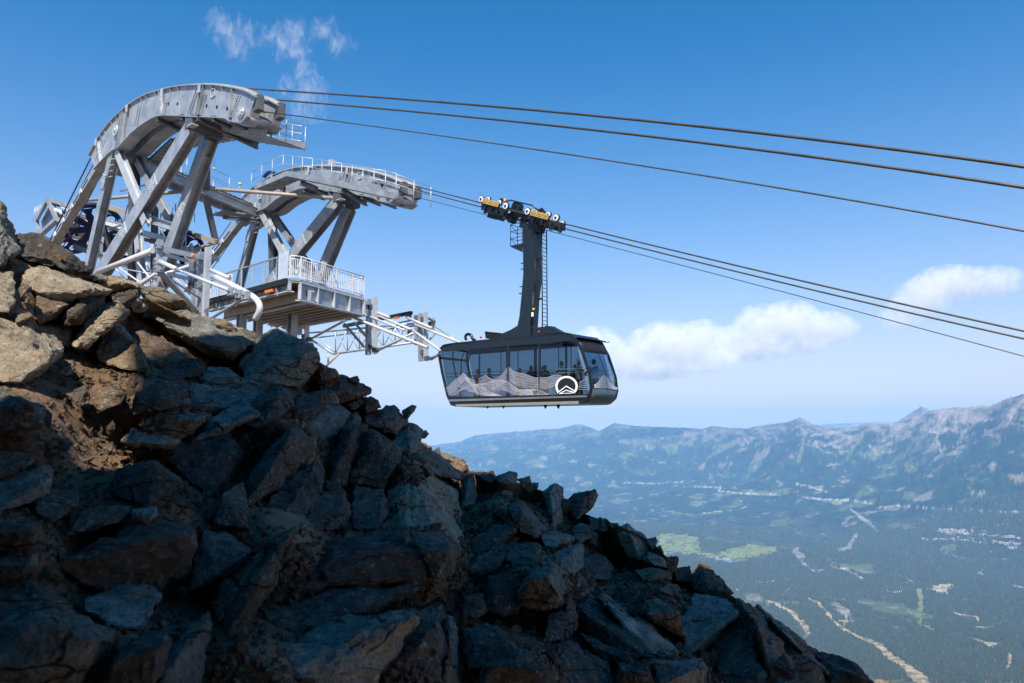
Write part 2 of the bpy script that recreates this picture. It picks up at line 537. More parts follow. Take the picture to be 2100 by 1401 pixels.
def cover(P):
    """per point colour and clearing weight of the traced land cover"""
    px, py = project(P)
    wob = 8.0 * np.clip((py - 950) / 300, .15, 1.2)
    wx = fbm(P[:, 0] / 190, P[:, 1] / 190, 51, 4, .75); wy = fbm(P[:, 0] / 190, P[:, 1] / 190, 61, 4, .75)
    qx0, qy0 = px + wob * wx * 2.6, py + wob * wy * 1.25
    px, py = px + wob * wx * .9, py + wob * wy * .4
    col = np.zeros((len(P), 3))
    w = np.zeros(len(P))
    for c, x0, y0, rx, ry, s in BLOBS:
        d = ((px - x0) / rx) ** 2 + ((py - y0) / ry) ** 2
        pat = np.clip(fbm(P[:, 0] / 260, P[:, 1] / 260, 71, 5) * 2.2 + .35, 0, 1)
        k = np.clip(1.3 - d, 0, 1) * s * pat
        col = col * (1 - k[:, None]) + np.array(c) * k[:, None]
        w = np.maximum(w * (1 - k) + k * .9, k)
    for c, pg in POLYS:
        x, y = np.array(pg).T
        if True:
            sel = (qx0 > x.min() - 4) & (qx0 < x.max() + 4) & (qy0 > y.min() - 4) & (qy0 < y.max() + 4)
            if not sel.any():
                continue
            qx, qy = qx0[sel], qy0[sel]
            inside = np.zeros(len(qx), bool)
            for i in range(len(x)):
                x0, y0, x1, y1 = x[i - 1], y[i - 1], x[i], y[i]
                cnd = ((y0 > qy) != (y1 > qy)) & (qx < (x1 - x0) * (qy - y0) / (y1 - y0 + 1e-9) + x0)
                inside ^= cnd
            idx = np.nonzero(sel)[0][inside]
            col[idx] = c
            w[idx] = 1
    for c, ln in LINES:
        L = np.array(ln)
        m_ = L[:, 2].max()
        sel = np.nonzero((px > L[:, 0].min() - m_) & (px < L[:, 0].max() + m_) & (py > L[:, 1].min() - m_) & (py < L[:, 1].max() + m_))[0]
        if not len(sel):
            continue
        qx, qy = px[sel], py[sel]
        best = np.full(len(sel), 9.0)
        for i in range(len(L) - 1):
            ax, ay, aw = L[i]; bx, by, bw = L[i + 1]
            dx, dy = bx - ax, by - ay
            t_ = np.clip(((qx - ax) * dx + (qy - ay) * dy) / (dx * dx + dy * dy), 0, 1)
            d = np.hypot(qx - ax - t_ * dx, qy - ay - t_ * dy)
            best = np.minimum(best, d / (.5 * (aw + (bw - aw) * t_)))
        k = np.clip((1.25 - best) / .5, 0, 1)
        col[sel] = col[sel] * (1 - k[:, None]) + np.array(c) * k[:, None]
        w[sel] = np.maximum(w[sel], k)
    return col, w

def terrain():
    a0 = np.linspace(math.radians(-75), math.atan2(-190, F), 60, endpoint=False)
    a1 = np.arctan((np.linspace(860, 2160, 860) - 1050) / F / CP)
    a1 = a1[a1 > a0[-1]]
    a2 = np.linspace(a1[-1], math.radians(80), 50)[1:]
    az = np.r_[a0, a1, a2]
    rr = np.r_[np.geomspace(60, 2500, 30, endpoint=False), np.geomspace(2500, 10500, 330, endpoint=False), np.geomspace(10500, 31500, 235)]
    A, Rr = np.meshgrid(az, rr)
    X, Y = Rr * np.sin(A), Rr * np.cos(A)
    Z = height(X, Y)
    P = np.stack([X.ravel(), Y.ravel(), Z.ravel()], 1)
    nr, na = A.shape
    i = np.arange(nr * na).reshape(nr, na)
    q = np.stack([i[:-1, :-1], i[:-1, 1:], i[1:, 1:], i[1:, :-1]], -1).reshape(-1, 4)
    me = bpy.data.meshes.new("valley")
    me.vertices.add(len(P)); me.vertices.foreach_set("co", P.ravel())
    me.loops.add(q.size); me.loops.foreach_set("vertex_index", q.ravel().astype(np.int32))
    me.polygons.add(len(q)); me.polygons.foreach_set("loop_start", np.arange(0, q.size, 4, dtype=np.int32))
    me.polygons.foreach_set("use_smooth", np.ones(len(q), bool))
    me.update(calc_edges=True)
    col, w = cover(P)
    # woods, meadow glades and bare high ground
    X, Y, Z = P.T
    glade = fbm(X / 900, Y / 900, 81, 5, .6)
    tiny = fbm(X / 120, Y / 120, 91, 4, .7)
    r = np.hypot(X, Y)
    mid = fbm(X / 380, Y / 380, 101, 5, .65)
    near = np.clip((9000 - r) / 3500, 0, 1)[:, None]
    wood = (np.array((.016, .030, .022)) * (1 - near) + np.array((.055, .062, .024)) * near) * np.clip(1 + .7 * tiny + .5 * mid, .35, 2)[:, None]
    g = np.clip((glade + .5 * mid + .25 * tiny - .34) * 6, 0, 1)[:, None]
    base = wood * (1 - g) + np.array((.085, .10, .045)) * g
    g2 = np.clip((mid - .25 * glade + .5 * tiny - .52 + .17 * near[:, 0]) * 8, 0, 1)[:, None]
    base = base * (1 - g2) + np.array((.20, .165, .12)) * g2
    azv = np.arctan2(X, Y)
    R = np.interp(azv, DA, DR); hR = R * np.interp(azv, RA, RE)
    rel = (Z + 1200) / (hR + 1200)
    rk = ridged(X / 520, Y / 900, 31, 6, .75)
    gul = ridged(X / 260 + .6 * rk, Y / 1100, 131, 4, .7)
    right = np.clip((azv - .02) / .5, .25, 1)
    bare = np.clip((rel - .80 + .9 * (rk - .62) + .5 * (gul - .6) + .25 * glade) * 4, 0, 1) * (r > 7000) * right
    rock = np.array((.36, .285, .25)) * np.clip(.08 + 1.35 * (rk * gul)[:, None], .2, 1.3)  # rib and gully tones also stand in for weak ridge shadows
    base = base * (1 - bare[:, None]) + rock * bare[:, None]
    spots = np.clip((fbm(X / 420, Y / 420, 41, 4, .6) - .48) * 9, 0, 1) * (r > 9000) * .7
    base = base * (1 - spots[:, None]) + np.array((.26, .215, .18)) * spots[:, None]
    w = w * np.clip(.85 + 2.2 * fbm(X / 90, Y / 90, 141, 4, .75), .25, 1)
    c = base * (1 - w[:, None]) + col * w[:, None]
    c = np.clip(c, .004, 1)
    at_ = me.color_attributes.new("cover", 'FLOAT_COLOR', 'POINT')
    at_.data.foreach_set("color", np.c_[c, np.ones(len(c))].ravel().astype(np.float32))
    m, t, b = new_mat("valley_ground")
    ca = node(t, "ShaderNodeVertexColor"); ca.layer_name = "cover"
    n = noise_tex(t, .02, 8, .75)
    n.inputs['Scale'].default_value = .022
    k = ramp(t, n.outputs[0], [(.3, (.55, .55, .55)), (.7, (1.45, 1.45, 1.45))])
    t.links.new(mixc(t, 1.0, ca.outputs[0], k, 'MULTIPLY'), b.inputs['Base Color'])
    b.inputs['Roughness'].default_value = .95
    b.inputs['Specular IOR Level'].default_value = .1
    bump(t, b, n.outputs[0], .9, 18)
    o = obj("valley", me, m)
    tag(o, kind="structure")
    return o
terrain()

# far trees: one mass of conifers on the lower slopes
def forest():
    n = 330000
    g = np.random.default_rng(5)
    r = np.exp(g.uniform(math.log(2300), math.log(9500), n))
    az = g.uniform(math.atan((1280 - 1050) / F), math.atan((2260 - 1050) / F), n)
    X, Y = r * np.sin(az), r * np.cos(az)
    Z = height(X, Y)
    P = np.stack([X, Y, Z], 1)
    _, w = cover(P)
    dens = fbm(X / 900, Y / 900, 81, 5, .6) + .35 * fbm(X / 120, Y / 120, 91, 4, .7)
    keep = (w + .25 * g.random(n) < .38) & (dens + .45 * fbm(X / 380, Y / 380, 101, 5, .65) < .33 + .1 * g.random(n))
    P = P[keep]
    r = r[keep]
    me = bpy.data.meshes.new("conifer_wood")
    me.vertices.add(len(P)); me.vertices.foreach_set("co", P.ravel())
    s = (11 + 9 * g.random(len(P))) * np.clip(r / 4200, 1, 1.7)
    a = me.attributes.new("size", 'FLOAT', 'POINT'); a.data.foreach_set("value", s.astype(np.float32))
    me.update()
    bm = BM()
    for z0, z1, rad in ((.05, .62, .26), (.38, 1.0, .17)):
        top = bm.verts.new((0, 0, z1))
        ring = [bm.verts.new((rad * math.cos(k * 1.2566 + z0), rad * math.sin(k * 1.2566 + z0), z0)) for k in range(5)]
        for k in range(5):
            bm.faces.new((ring[k], ring[(k + 1) % 5], top))
    cm = bpy.data.meshes.new("conifer_tree"); bm.to_mesh(cm); bm.free()
    m, t, b = new_mat("conifer_needles")
    oi = node(t, "ShaderNodeObjectInfo")
    t.links.new(ramp(t, oi.outputs['Random'], [(0, (.016, .026, .012)), (.6, (.032, .046, .020)), (.93, (.060, .066, .026)), (1, (.13, .09, .055))]), b.inputs['Base Color'])
    b.inputs['Roughness'].default_value = .9
    cm.materials.append(m)
    co = bpy.data.objects.new("conifer_tree", cm)      # source mesh, read by the nodes only
    ng = bpy.data.node_groups.new("wood", 'GeometryNodeTree')
    ng.interface.new_socket("Geometry", in_out='INPUT', socket_type='NodeSocketGeometry')
    ng.interface.new_socket("Geometry", in_out='OUTPUT', socket_type='NodeSocketGeometry')
    gi = ng.nodes.new("NodeGroupInput"); go = ng.nodes.new("NodeGroupOutput")
    iop = ng.nodes.new("GeometryNodeInstanceOnPoints")
    info = ng.nodes.new("GeometryNodeObjectInfo"); info.inputs[0].default_value = co
    na = ng.nodes.new("GeometryNodeInputNamedAttribute"); na.data_type = 'FLOAT'; na.inputs[0].default_value = "size"
    rv = ng.nodes.new("FunctionNodeRandomValue"); rv.data_type = 'FLOAT'
    rv.inputs[2].default_value = 0; rv.inputs[3].default_value = 6.28
    cx = ng.nodes.new("ShaderNodeCombineXYZ")
    ng.links.new(rv.outputs[1], cx.inputs[2])
    m2p = ng.nodes.new("GeometryNodeMeshToPoints")
    ng.links.new(gi.outputs[0], m2p.inputs[0])
    ng.links.new(m2p.outputs[0], iop.inputs[0])
    ng.links.new(info.outputs['Geometry'], iop.inputs['Instance'])
    ng.links.new(cx.outputs[0], iop.inputs['Rotation'])
    ng.links.new(na.outputs[0], iop.inputs['Scale'])
    ng.links.new(iop.outputs[0], go.inputs[0])
    o = obj("conifer_wood", me, m)
    md = o.modifiers.new("wood", 'NODES'); md.node_group = ng
    tag(o, "dark conifer wood covering the lower valley slopes", "wood", kind="stuff")
if True: forest()

def patch_on_ground(name, cx, cy, rx, ry, lift, mat, label, cat):
    """a flat water surface: its outline is found on the ground, then levelled"""
    r0 = ray(cx, cy)
    t_ = 3000.0
    for _ in range(60):
        p = r0 * t_
        g_ = float(height(np.array([p.x]), np.array([p.y]))[0])
        t_ *= (g_ / p.z) ** .5
    z = (r0 * t_).z + lift
    pts = [level(cx + rx * math.cos(a), cy + ry * math.sin(a), z) for a in np.linspace(0, 2 * math.pi, 28, endpoint=False)]
    bm = BM()
    prism(bm, [p + UP * 0.0 for p in pts], Vector((0, 0, -lift - 12)))
    bmesh.ops.recalc_face_normals(bm, faces=bm.faces)
    o = obj(name, bm, mat)
    return tag(o, label, cat, kind="structure")
m, t, b = new_mat("pond_water")
b.inputs['Base Color'].default_value = (.03, .14, .17, 1); b.inputs['Roughness'].default_value = .15
M['pond'] = m
M['pondrim'] = plain("pond_rim_gravel", (.36, .34, .30), .9)
patch_on_ground("bank", 1834, 1207, 19, 8, 6, M['pondrim'], None, None)
patch_on_ground("pond_water", 1834, 1207, 14, 5.5, 9, M['pond'], None, None)
patch_on_ground("bank", 1461, 1150, 46, 8, 8, M['pondrim'], None, None)
m = M['pond'].copy(); m.node_tree.nodes["Principled BSDF"].inputs['Base Color'].default_value = (.10, .15, .16, 1); M['pond2'] = m
patch_on_ground("reservoir_water", 1463, 1151, 40, 5, 12, M['pond2'], None, None)

# village houses far down in the valley
def houses():
    g = random.Random(12)
    hm = []
    for k in range(3):
        bm = BM()
        w, l, h, rh = ((14, 30, 7, 5), (18, 44, 9, 6), (12, 20, 6, 4))[k]
        quad_box(bm, [Vector((sx * w / 2, sy * l / 2, z)) for z in (-8, h) for sx, sy in ((-1, -1), (1, -1), (1, 1), (-1, 1))])
        rf = BM()
        e = 1.5
        a = [Vector((-w / 2 - e, -l / 2 - e, h)), Vector((w / 2 + e, -l / 2 - e, h)), Vector((0, -l / 2 - e, h + rh))]
        prism(rf, a, Vector((0, l + 2 * e, 0)))
        bmesh.ops.recalc_face_normals(bm, faces=bm.faces); bmesh.ops.recalc_face_normals(rf, faces=rf.faces)
        a_ = bpy.data.meshes.new("house_wall"); bm.to_mesh(a_); bm.free(); a_.materials.append(M['housewall'])
        b_ = bpy.data.meshes.new("roof"); rf.to_mesh(b_); rf.free(); b_.materials.append(M['houseroof' + str(k % 2)])
        hm.append((a_, b_))
    rows = [((1925, 1086), (2040, 1093), 20), ((1940, 1093), (2090, 1103), 22), ((1965, 1102), (2098, 1117), 22), ((1918, 1105), (1990, 1110), 9),
            ((2060, 1120), (2100, 1128), 6), ((1895, 1108), (1930, 1108), 5)]
    for (p0, p1, n) in rows:
        for i in range(n):
            f = (i + g.random() * .8) / n
            px, py = p0[0] + (p1[0] - p0[0]) * f, p0[1] + (p1[1] - p0[1]) * f + g.uniform(-2, 2)
            r0 = ray(px, py)
            t_ = 6000.0
            for _ in range(40):
                p = r0 * t_
                t_ *= (float(height(np.array([p.x]), np.array([p.y]))[0]) / p.z) ** .5
            p = r0 * t_
            a_, b_ = hm[g.randrange(3)]
            e = bpy.data.objects.new("house", None)
            e.location = p; e.rotation_euler = (0, 0, g.uniform(-.5, .5) + 1.2)
            sc.collection.objects.link(e)
            tag(e, "tiny house of the resort village on the far right valley floor", "house", "houses of the valley village")
            for nm, dd in (("wall", a_), ("roof", b_)):
                q = bpy.data.objects.new(nm, dd); q.parent = e; sc.collection.objects.link(q)
M['housewall'] = plain("house_wall_timber", (.32, .24, .18), .8)
M['houseroof0'] = plain("pale_metal_roof", (.36, .32, .30), .6)
M['houseroof1'] = plain("grey_roof", (.24, .25, .28), .6)
houses()

# air: one even volume round the camera and all of the land
bm = BM()
quad_box(bm, [Vector((x, y, z)) for z in (-1700, 820) for x, y in ((-33000, -3000), (33000, -3000), (33000, 33000), (-33000, 33000))])
bmesh.ops.recalc_face_normals(bm, faces=bm.faces)
m = bpy.data.materials.new("haze_air"); m.use_nodes = True
t = m.node_tree; t.nodes.clear()
out = node(t, "ShaderNodeOutputMaterial"); pv = node(t, "ShaderNodeVolumePrincipled")
pv.inputs['Color'].default_value = (.29, .60, 1.0, 1)
pv.inputs['Density'].default_value = 3.5e-5
pv.inputs['Anisotropy'].default_value = -0.3
t.links.new(pv.outputs[0], out.inputs['Volume'])
hz = obj("haze", bm, m)
tag(hz, "thin blue smoke haze over the valley and far mountains", "haze", kind="stuff")
# ------------------------------------------------------------------ the near rock slope
DEPTH_PTS = [(-250, 1500, 1.5), (0, 1401, 1.8), (0, 1150, 2.3), (0, 900, 3.0), (0, 650, 3.9), (0, 560, 4.6), (60, 480, 5.6), (-250, 700, 3.2), (-250, 1100, 1.8), (-300, 420, 4.2),
             (250, 1401, 2.0), (300, 1100, 2.9), (300, 850, 4.0), (150, 640, 4.9), (230, 590, 6.0), (350, 640, 6.3), (450, 680, 6.8),
             (500, 1401, 2.3), (550, 1150, 3.1), (550, 900, 4.4), (580, 690, 6.6), (720, 800, 6.8),
             (800, 1401, 2.7), (850, 1150, 3.7), (850, 980, 5.2), (840, 850, 6.9), (950, 980, 8.2), (940, 935, 10.0),
             (1050, 1401, 3.2), (1100, 1200, 4.4), (1050, 1080, 6.0), (1100, 1000, 8.2), (1200, 1020, 8.2),
             (1350, 1401, 3.9), (1350, 1250, 5.2), (1280, 1120, 7.4), (1420, 1180, 7.4), (1600, 1401, 4.8), (1500, 1300, 5.6), (1520, 1220, 6.6), (1750, 1401, 5.6), (1700, 1350, 6.0), (1950, 1500, 6.2),
             (1950, 1700, 4.2), (1200, 1700, 2.6), (600, 1700, 1.7), (0, 1700, 1.35), (-300, 1700, 1.3), (-600, 1000, 1.6), (-600, 500, 3.2)]
_dp = np.array(DEPTH_PTS)
def slope_depth(px, py):
    px = np.asarray(px, float); py = np.asarray(py, float)
    d2 = ((px[..., None] - _dp[:, 0]) / 1.0) ** 2 + ((py[..., None] - _dp[:, 1]) * 1.3) ** 2 + 900
    w = 1 / d2 ** 1.7
    return np.exp((w * np.log(_dp[:, 2])).sum(-1) / w.sum(-1))

CREST = [(-700, 470), (-300, 440), (-60, 440), (0, 462), (25, 505), (60, 500), (110, 520), (150, 548), (190, 572), (240, 596), (290, 612), (350, 636), (400, 660), (450, 680), (500, 705), (550, 716), (600, 712), (650, 740),
         (675, 775), (720, 795), (760, 830), (800, 855), (850, 888), (862, 905), (890, 930), (930, 948), (965, 965), (1010, 976), (1060, 988), (1100, 1003), (1150, 1030), (1200, 1052), (1250, 1073), (1310, 1098), (1350, 1124),
         (1390, 1165), (1430, 1190), (1500, 1222), (1570, 1265), (1640, 1318), (1700, 1362), (1760, 1388), (1800, 1412), (1900, 1470), (2100, 1600), (2400, 1800)]
_cx, _cy = np.array(CREST, float).T

def rock_material(name, stops, dust, seed, lichen=(.42, .44, .36), warm=(.20, .135, .07)):
    m, t, b = new_mat(name)
    oi = node(t, "ShaderNodeObjectInfo")
    tc = node(t, "ShaderNodeTexCoord")
    add = node(t, "ShaderNodeVectorMath", operation='ADD')
    sc_ = node(t, "ShaderNodeVectorMath", operation='SCALE')
    cx = node(t, "ShaderNodeCombineXYZ")
    for i in range(3): t.links.new(oi.outputs['Random'], cx.inputs[i])
    t.links.new(cx.outputs[0], sc_.inputs[0]); sc_.inputs[3].default_value = 37.0
    t.links.new(tc.outputs['Object'], add.inputs[0]); t.links.new(sc_.outputs[0], add.inputs[1])
    def nz(s, d, r, dist=0.0):
        n = node(t, "ShaderNodeTexNoise"); n.inputs['Scale'].default_value = s; n.inputs['Detail'].default_value = d
        n.inputs['Roughness'].default_value = r; n.inputs['Distortion'].default_value = dist
        t.links.new(add.outputs[0], n.inputs['Vector']); return n.outputs[0]
    big = nz(1.6, 5, .6, .4); mid = nz(9, 6, .7); fine = nz(70, 6, .75); sp = nz(30, 3, .6)
    col = ramp(t, mid, stops)
    wm = ramp(t, big, [(.42, (0, 0, 0)), (.62, (.75, .75, .75))])
    col = mixc(t, wm, col, warm)
    col = mixc(t, ramp(t, sp, [(.58, (0, 0, 0)), (.70, (.6, .6, .6))]), col, lichen)
    hs_ = node(t, "ShaderNodeHueSaturation")
    mr = node(t, "ShaderNodeMapRange"); mr.inputs[3].default_value = .72; mr.inputs[4].default_value = 1.3
    t.links.new(oi.outputs['Random'], mr.inputs[0]); t.links.new(mr.outputs[0], hs_.inputs['Value'])
    t.links.new(col, hs_.inputs['Color'])
    col = mixc(t, ramp(t, fine, [(.32, (1, 1, 1)), (.5, (0, 0, 0))]), hs_.outputs[0], (.05, .045, .04))
    vo = node(t, "ShaderNodeTexVoronoi", feature='DISTANCE_TO_EDGE'); vo.inputs['Scale'].default_value = 3.4
    nd = node(t, "ShaderNodeTexNoise"); nd.inputs['Scale'].default_value = 5.0; nd.inputs['Detail'].default_value = 5
    t.links.new(add.outputs[0], nd.inputs['Vector'])
    va = node(t, "ShaderNodeVectorMath", operation='MULTIPLY_ADD'); t.links.new(nd.outputs['Color'], va.inputs[0]); va.inputs[1].default_value = (.10, .10, .10); t.links.new(add.outputs[0], va.inputs[2])
    st = node(t, "ShaderNodeMapping"); st.inputs['Rotation'].default_value = (.5, .35, .6); st.inputs['Scale'].default_value = (.55, .8, 1.7); t.links.new(va.outputs[0], st.inputs[0]); t.links.new(st.outputs[0], vo.inputs['Vector'])
    crack = ramp(t, vo.outputs['Distance'], [(0.0, (0, 0, 0)), (.022, (1, 1, 1))])
    few = ramp(t, big, [(.46, (1, 1, 1)), (.56, (0, 0, 0))])
    mxk = node(t, "ShaderNodeMath", operation='MAXIMUM'); t.links.new(crack, mxk.inputs[0]); t.links.new(few, mxk.inputs[1]); crack = mxk.outputs[0]
    col = mixc(t, crack, (.022, .017, .013), col)
    t.links.new(col, b.inputs['Base Color'])
    b.inputs['Roughness'].default_value = .88
    b.inputs['Specular IOR Level'].default_value = .25
    ad = node(t, "ShaderNodeMath", operation='MULTIPLY_ADD')
    t.links.new(mid, ad.inputs[0]); ad.inputs[1].default_value = 2.2; t.links.new(fine, ad.inputs[2])
    a5 = node(t, "ShaderNodeMath", operation='MULTIPLY_ADD'); t.links.new(crack, a5.inputs[0]); a5.inputs[1].default_value = 1.6; t.links.new(ad.outputs[0], a5.inputs[2])
    bump(t, b, a5.outputs[0], 1.0, .022)
    return m
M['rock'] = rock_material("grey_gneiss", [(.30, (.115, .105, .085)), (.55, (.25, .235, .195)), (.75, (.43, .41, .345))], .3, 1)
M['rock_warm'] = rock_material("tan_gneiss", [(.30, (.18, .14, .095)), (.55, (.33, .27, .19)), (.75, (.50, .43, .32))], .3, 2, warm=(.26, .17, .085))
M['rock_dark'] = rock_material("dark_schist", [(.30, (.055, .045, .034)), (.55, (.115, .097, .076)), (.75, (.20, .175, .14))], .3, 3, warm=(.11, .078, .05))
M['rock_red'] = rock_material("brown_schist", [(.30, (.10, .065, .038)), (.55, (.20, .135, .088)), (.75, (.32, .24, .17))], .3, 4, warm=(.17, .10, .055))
m, t, b = new_mat("brown_soil")
n1 = noise_tex(t, 3, 6, .7); n2 = noise_tex(t, 45, 6, .8)
col = ramp(t, n1.outputs[0], [(.35, (.18, .10, .048)), (.55, (.30, .175, .088)), (.72, (.42, .27, .155))])
col = mixc(t, ramp(t, n2.outputs[0], [(.3, (.7, .7, .7)), (.55, (0, 0, 0))]), col, (.05, .032, .02))
t.links.new(col, b.inputs['Base Color']); b.inputs['Roughness'].default_value = .95
ad = node(t, "ShaderNodeMath", operation='MULTIPLY_ADD'); t.links.new(n1.outputs[0], ad.inputs[0]); ad.inputs[1].default_value = 2.0; t.links.new(n2.outputs[0], ad.inputs[2])
bump(t, b, ad.outputs[0], 1.0, .03)
M['soil'] = m

def slope_mesh():
    cols = np.concatenate([np.linspace(-700, -120, 14), np.linspace(-100, 1900, 330), np.linspace(1950, 2400, 10)])
    nr = 150
    V = []
    rows_per = None
    for px in cols:
        cy = float(np.interp(px, _cx, _cy))
        ys = cy + (np.linspace(0, 1, nr) ** 1.15) * (1750 + max(0, px - 1500) * .4 - cy)
        pts = []
        ds = slope_depth(np.full(nr, px), ys)
        # behind the crest, from far to near
        r0 = ray(px, cy)
        cr = r0 * (ds[0] / r0.y)
        hz = Vector((r0.x, r0.y, 0)).normalized()
        h0 = math.hypot(cr.x, cr.y)
        el = cr.z / h0
        dn = min(max((px - 300) / 900, 0), 1)
        back = []
        for add_, drop in ((380, 0), (140, 0), (60, 0), (30, 0), (14, 0), (6, 0), (2.5, 0), (.9, 0), (.3, 0)):
            hh = h0 + add_
            keep_ = min(add_, 34)
            z = cr.z + keep_ * (el - .10 - .55 * dn) - .16 * add_ ** .5 - max(add_ - 34, 0) * .62
            back.append(hz * hh + UP * z)
        pts += back
        for j_, (y_, d_) in enumerate(zip(ys, ds)):
            r = ray(px, y_)
            d_ *= 1 + .085 * min(j_ / 6, 1)
            pts.append(r * (d_ / r.y))
        V.append(pts)
    nc, n = len(V), len(V[0])
    P = np.array(V).reshape(-1, 3)
    # roughness in metres, along the direction to the slope normal
    k = np.linalg.norm(P, axis=1)
    amp = np.clip(k * .008, .012, .07)
    dz = np.empty(len(P))
    for i, p in enumerate(P):
        v = Vector(p)
        dz[i] = mnoise.fractal(v * 2.2, .9, 2.1, 4) * 1.2 + mnoise.fractal(v * 9, .8, 2.0, 3) * .45
    P += np.array((-.25, -.75, .6)) * (dz * amp)[:, None]
    i = np.arange(nc * n).reshape(nc, n)
    q = np.stack([i[:-1, :-1], i[:-1, 1:], i[1:, 1:], i[1:, :-1]], -1).reshape(-1, 4)
    me = bpy.data.meshes.new("hillside")
    me.from_pydata(P.tolist(), [], q.tolist())
    me.update()
    o = obj("hillside", me, M['soil'], smooth=True)
    tag(o, kind="structure")
    return o
hillside = slope_mesh()

def rough_hull(pts, size, seed, rough=1.0, edge=None, flat=.22):
    """broken block: convex hull of the corner points, its faces cut fine and roughened"""
    bm = BM()
    for p in pts: bm.verts.new(p)
    r = bmesh.ops.convex_hull(bm, input=bm.verts[:])
    bmesh.ops.delete(bm, geom=[e for e in r['geom_interior'] if isinstance(e, bmesh.types.BMVert)], context='VERTS')
    bmesh.ops.dissolve_limit(bm, angle_limit=math.radians(9), verts=bm.verts[:], edges=bm.edges[:])
    try:
        bmesh.ops.bevel(bm, geom=bm.edges[:], offset=size * .018, segments=1, affect='EDGES', profile=.5, clamp_overlap=True)
    except Exception:
        pass
    bmesh.ops.triangulate(bm, faces=bm.faces[:])
    edge = edge or size * .055
    for _ in range(5):
        long_ = [e for e in bm.edges if e.calc_length() > edge]
        if not long_ or len(bm.verts) > 2600: break
        bmesh.ops.subdivide_edges(bm, edges=long_, cuts=1, use_grid_fill=False)
        bmesh.ops.triangulate(bm, faces=[f for f in bm.faces if len(f.verts) > 3])
    bm.normal_update()
    so = Vector((seed * 3.17, seed * 1.31, seed * .77))
    a = size * .036 * rough
    f1, f2 = 2.6 / size, 11.0 / size
    mv = []
    for v in bm.verts:
        p = v.co
        n = mnoise.fractal(p * f1 + so, .9, 2.0, 3)
        c = mnoise.cell(p * f1 * 1.6 + so)
        k = mnoise.fractal(p * f2 + so, .7, 2.1, 3)
        mv.append(v.normal * (a * (n * 1.5 + (c - .5) * .5 + k * .75)))
    for v, d in zip(bm.verts, mv): v.co += d
    bm.normal_update()
    for f in bm.faces: f.smooth = True
    for e in bm.edges:
        if len(e.link_faces) == 2 and e.calc_face_angle(0) > math.radians(26): e.smooth = False
    return bm

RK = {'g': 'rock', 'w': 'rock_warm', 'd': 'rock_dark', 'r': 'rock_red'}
def traced_rock(i, spec):
    outline, ridge, tone = spec[0], spec[1], spec[2]
    opt = spec[3] if len(spec) > 3 else {}
    P = np.array(outline, float)
    cx, cy = P.mean(0)
    d0 = float(slope_depth(cx, cy)) + opt.get('d', 0)
    ext = max(np.ptp(P[:, 0]), np.ptp(P[:, 1]))
    sz = ext / F * d0
    th = opt.get('t', .35) * min(np.ptp(P[:, 0]), np.ptp(P[:, 1])) / F * d0 + .05 * sz
    pts = []
    ymin, ymax = P[:, 1].min(), P[:, 1].max()
    g = random.Random(i * 7 + 1)
    for x, y in outline:
        up = (ymax - y) / (ymax - ymin + 1e-6)
        d = d0 + th * (.9 * up - .15) + float(slope_depth(x, y) - slope_depth(cx, cy)) * .6
        pts.append(at(x, y, d))
        # back of the block, inside the outline
        bx, by = cx + (x - cx) * .86, cy + (y - cy) * .86
        pts.append(at(bx, by, d + th * 2.2 + .1 * sz))
    if ridge is None:      # the edge between the upper face and the front face, a little under the top
        xs = [P[:, 0].min(), P[:, 0].max()]
        lean = g.uniform(-.18, .18)
        for f in (.14, .5, .86):
            x = xs[0] + (xs[1] - xs[0]) * f
            y = ymin + (ymax - ymin) * (.42 + lean * (f - .5) * 2 + g.uniform(-.08, .08))
            # keep inside the outline
            x, y = cx + (x - cx) * .82, cy + (y - cy) * .9
            ridge = (ridge or []) + [(x, y)]
    for x, y in ridge:
        pts.append(at(x, y, d0 - th * opt.get('b', .62)))
    bm = rough_hull(pts, sz, i + 1, opt.get('r', 1.0))
    c = sum((Vector(p) for p in pts), Vector()) / len(pts)
    for v in bm.verts: v.co -= c
    return bm, c, M[RK[tone]]

R = []   # outline, ridge (None = guess), tone, options
def K(o, ridge=None, tone='g', label=None, **kw): R.append((o, ridge, tone, kw, label))
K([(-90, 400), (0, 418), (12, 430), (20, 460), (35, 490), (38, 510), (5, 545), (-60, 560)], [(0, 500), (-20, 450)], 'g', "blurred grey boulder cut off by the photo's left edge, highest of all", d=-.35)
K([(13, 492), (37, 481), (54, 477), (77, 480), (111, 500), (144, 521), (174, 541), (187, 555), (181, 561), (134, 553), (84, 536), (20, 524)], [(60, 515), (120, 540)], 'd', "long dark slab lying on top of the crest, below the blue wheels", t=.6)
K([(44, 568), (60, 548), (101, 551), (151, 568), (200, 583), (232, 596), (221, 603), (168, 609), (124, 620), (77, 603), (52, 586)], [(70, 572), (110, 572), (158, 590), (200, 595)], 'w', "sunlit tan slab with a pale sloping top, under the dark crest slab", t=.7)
K([(60, 547), (90, 545), (160, 556), (230, 568), (232, 590), (170, 574), (100, 552)], None, 'g', t=.5, d=.35)
K([(180, 568), (235, 566), (285, 581), (290, 592), (225, 601), (190, 590)], None, 'w', t=.7)
K([(-60, 540), (27, 558), (32, 618), (20, 640), (-60, 640)], [(0, 590)], 'w', None, t=.6)
K([(37, 591), (47, 581), (64, 588), (60, 606), (42, 610)], None, 'r')
K([(74, 612), (87, 601), (125, 614), (150, 622), (121, 648), (80, 667), (72, 650)], None, 'r', d=.1)
K([(127, 650), (161, 608), (218, 603), (215, 622), (165, 668), (127, 668)], [(170, 630)], 'd', t=.6)
K([(225, 605), (248, 591), (285, 584), (290, 601), (278, 628), (235, 631)], None, 'd')
K([(258, 608), (280, 602), (292, 622), (275, 632), (258, 628)], None, 'w')
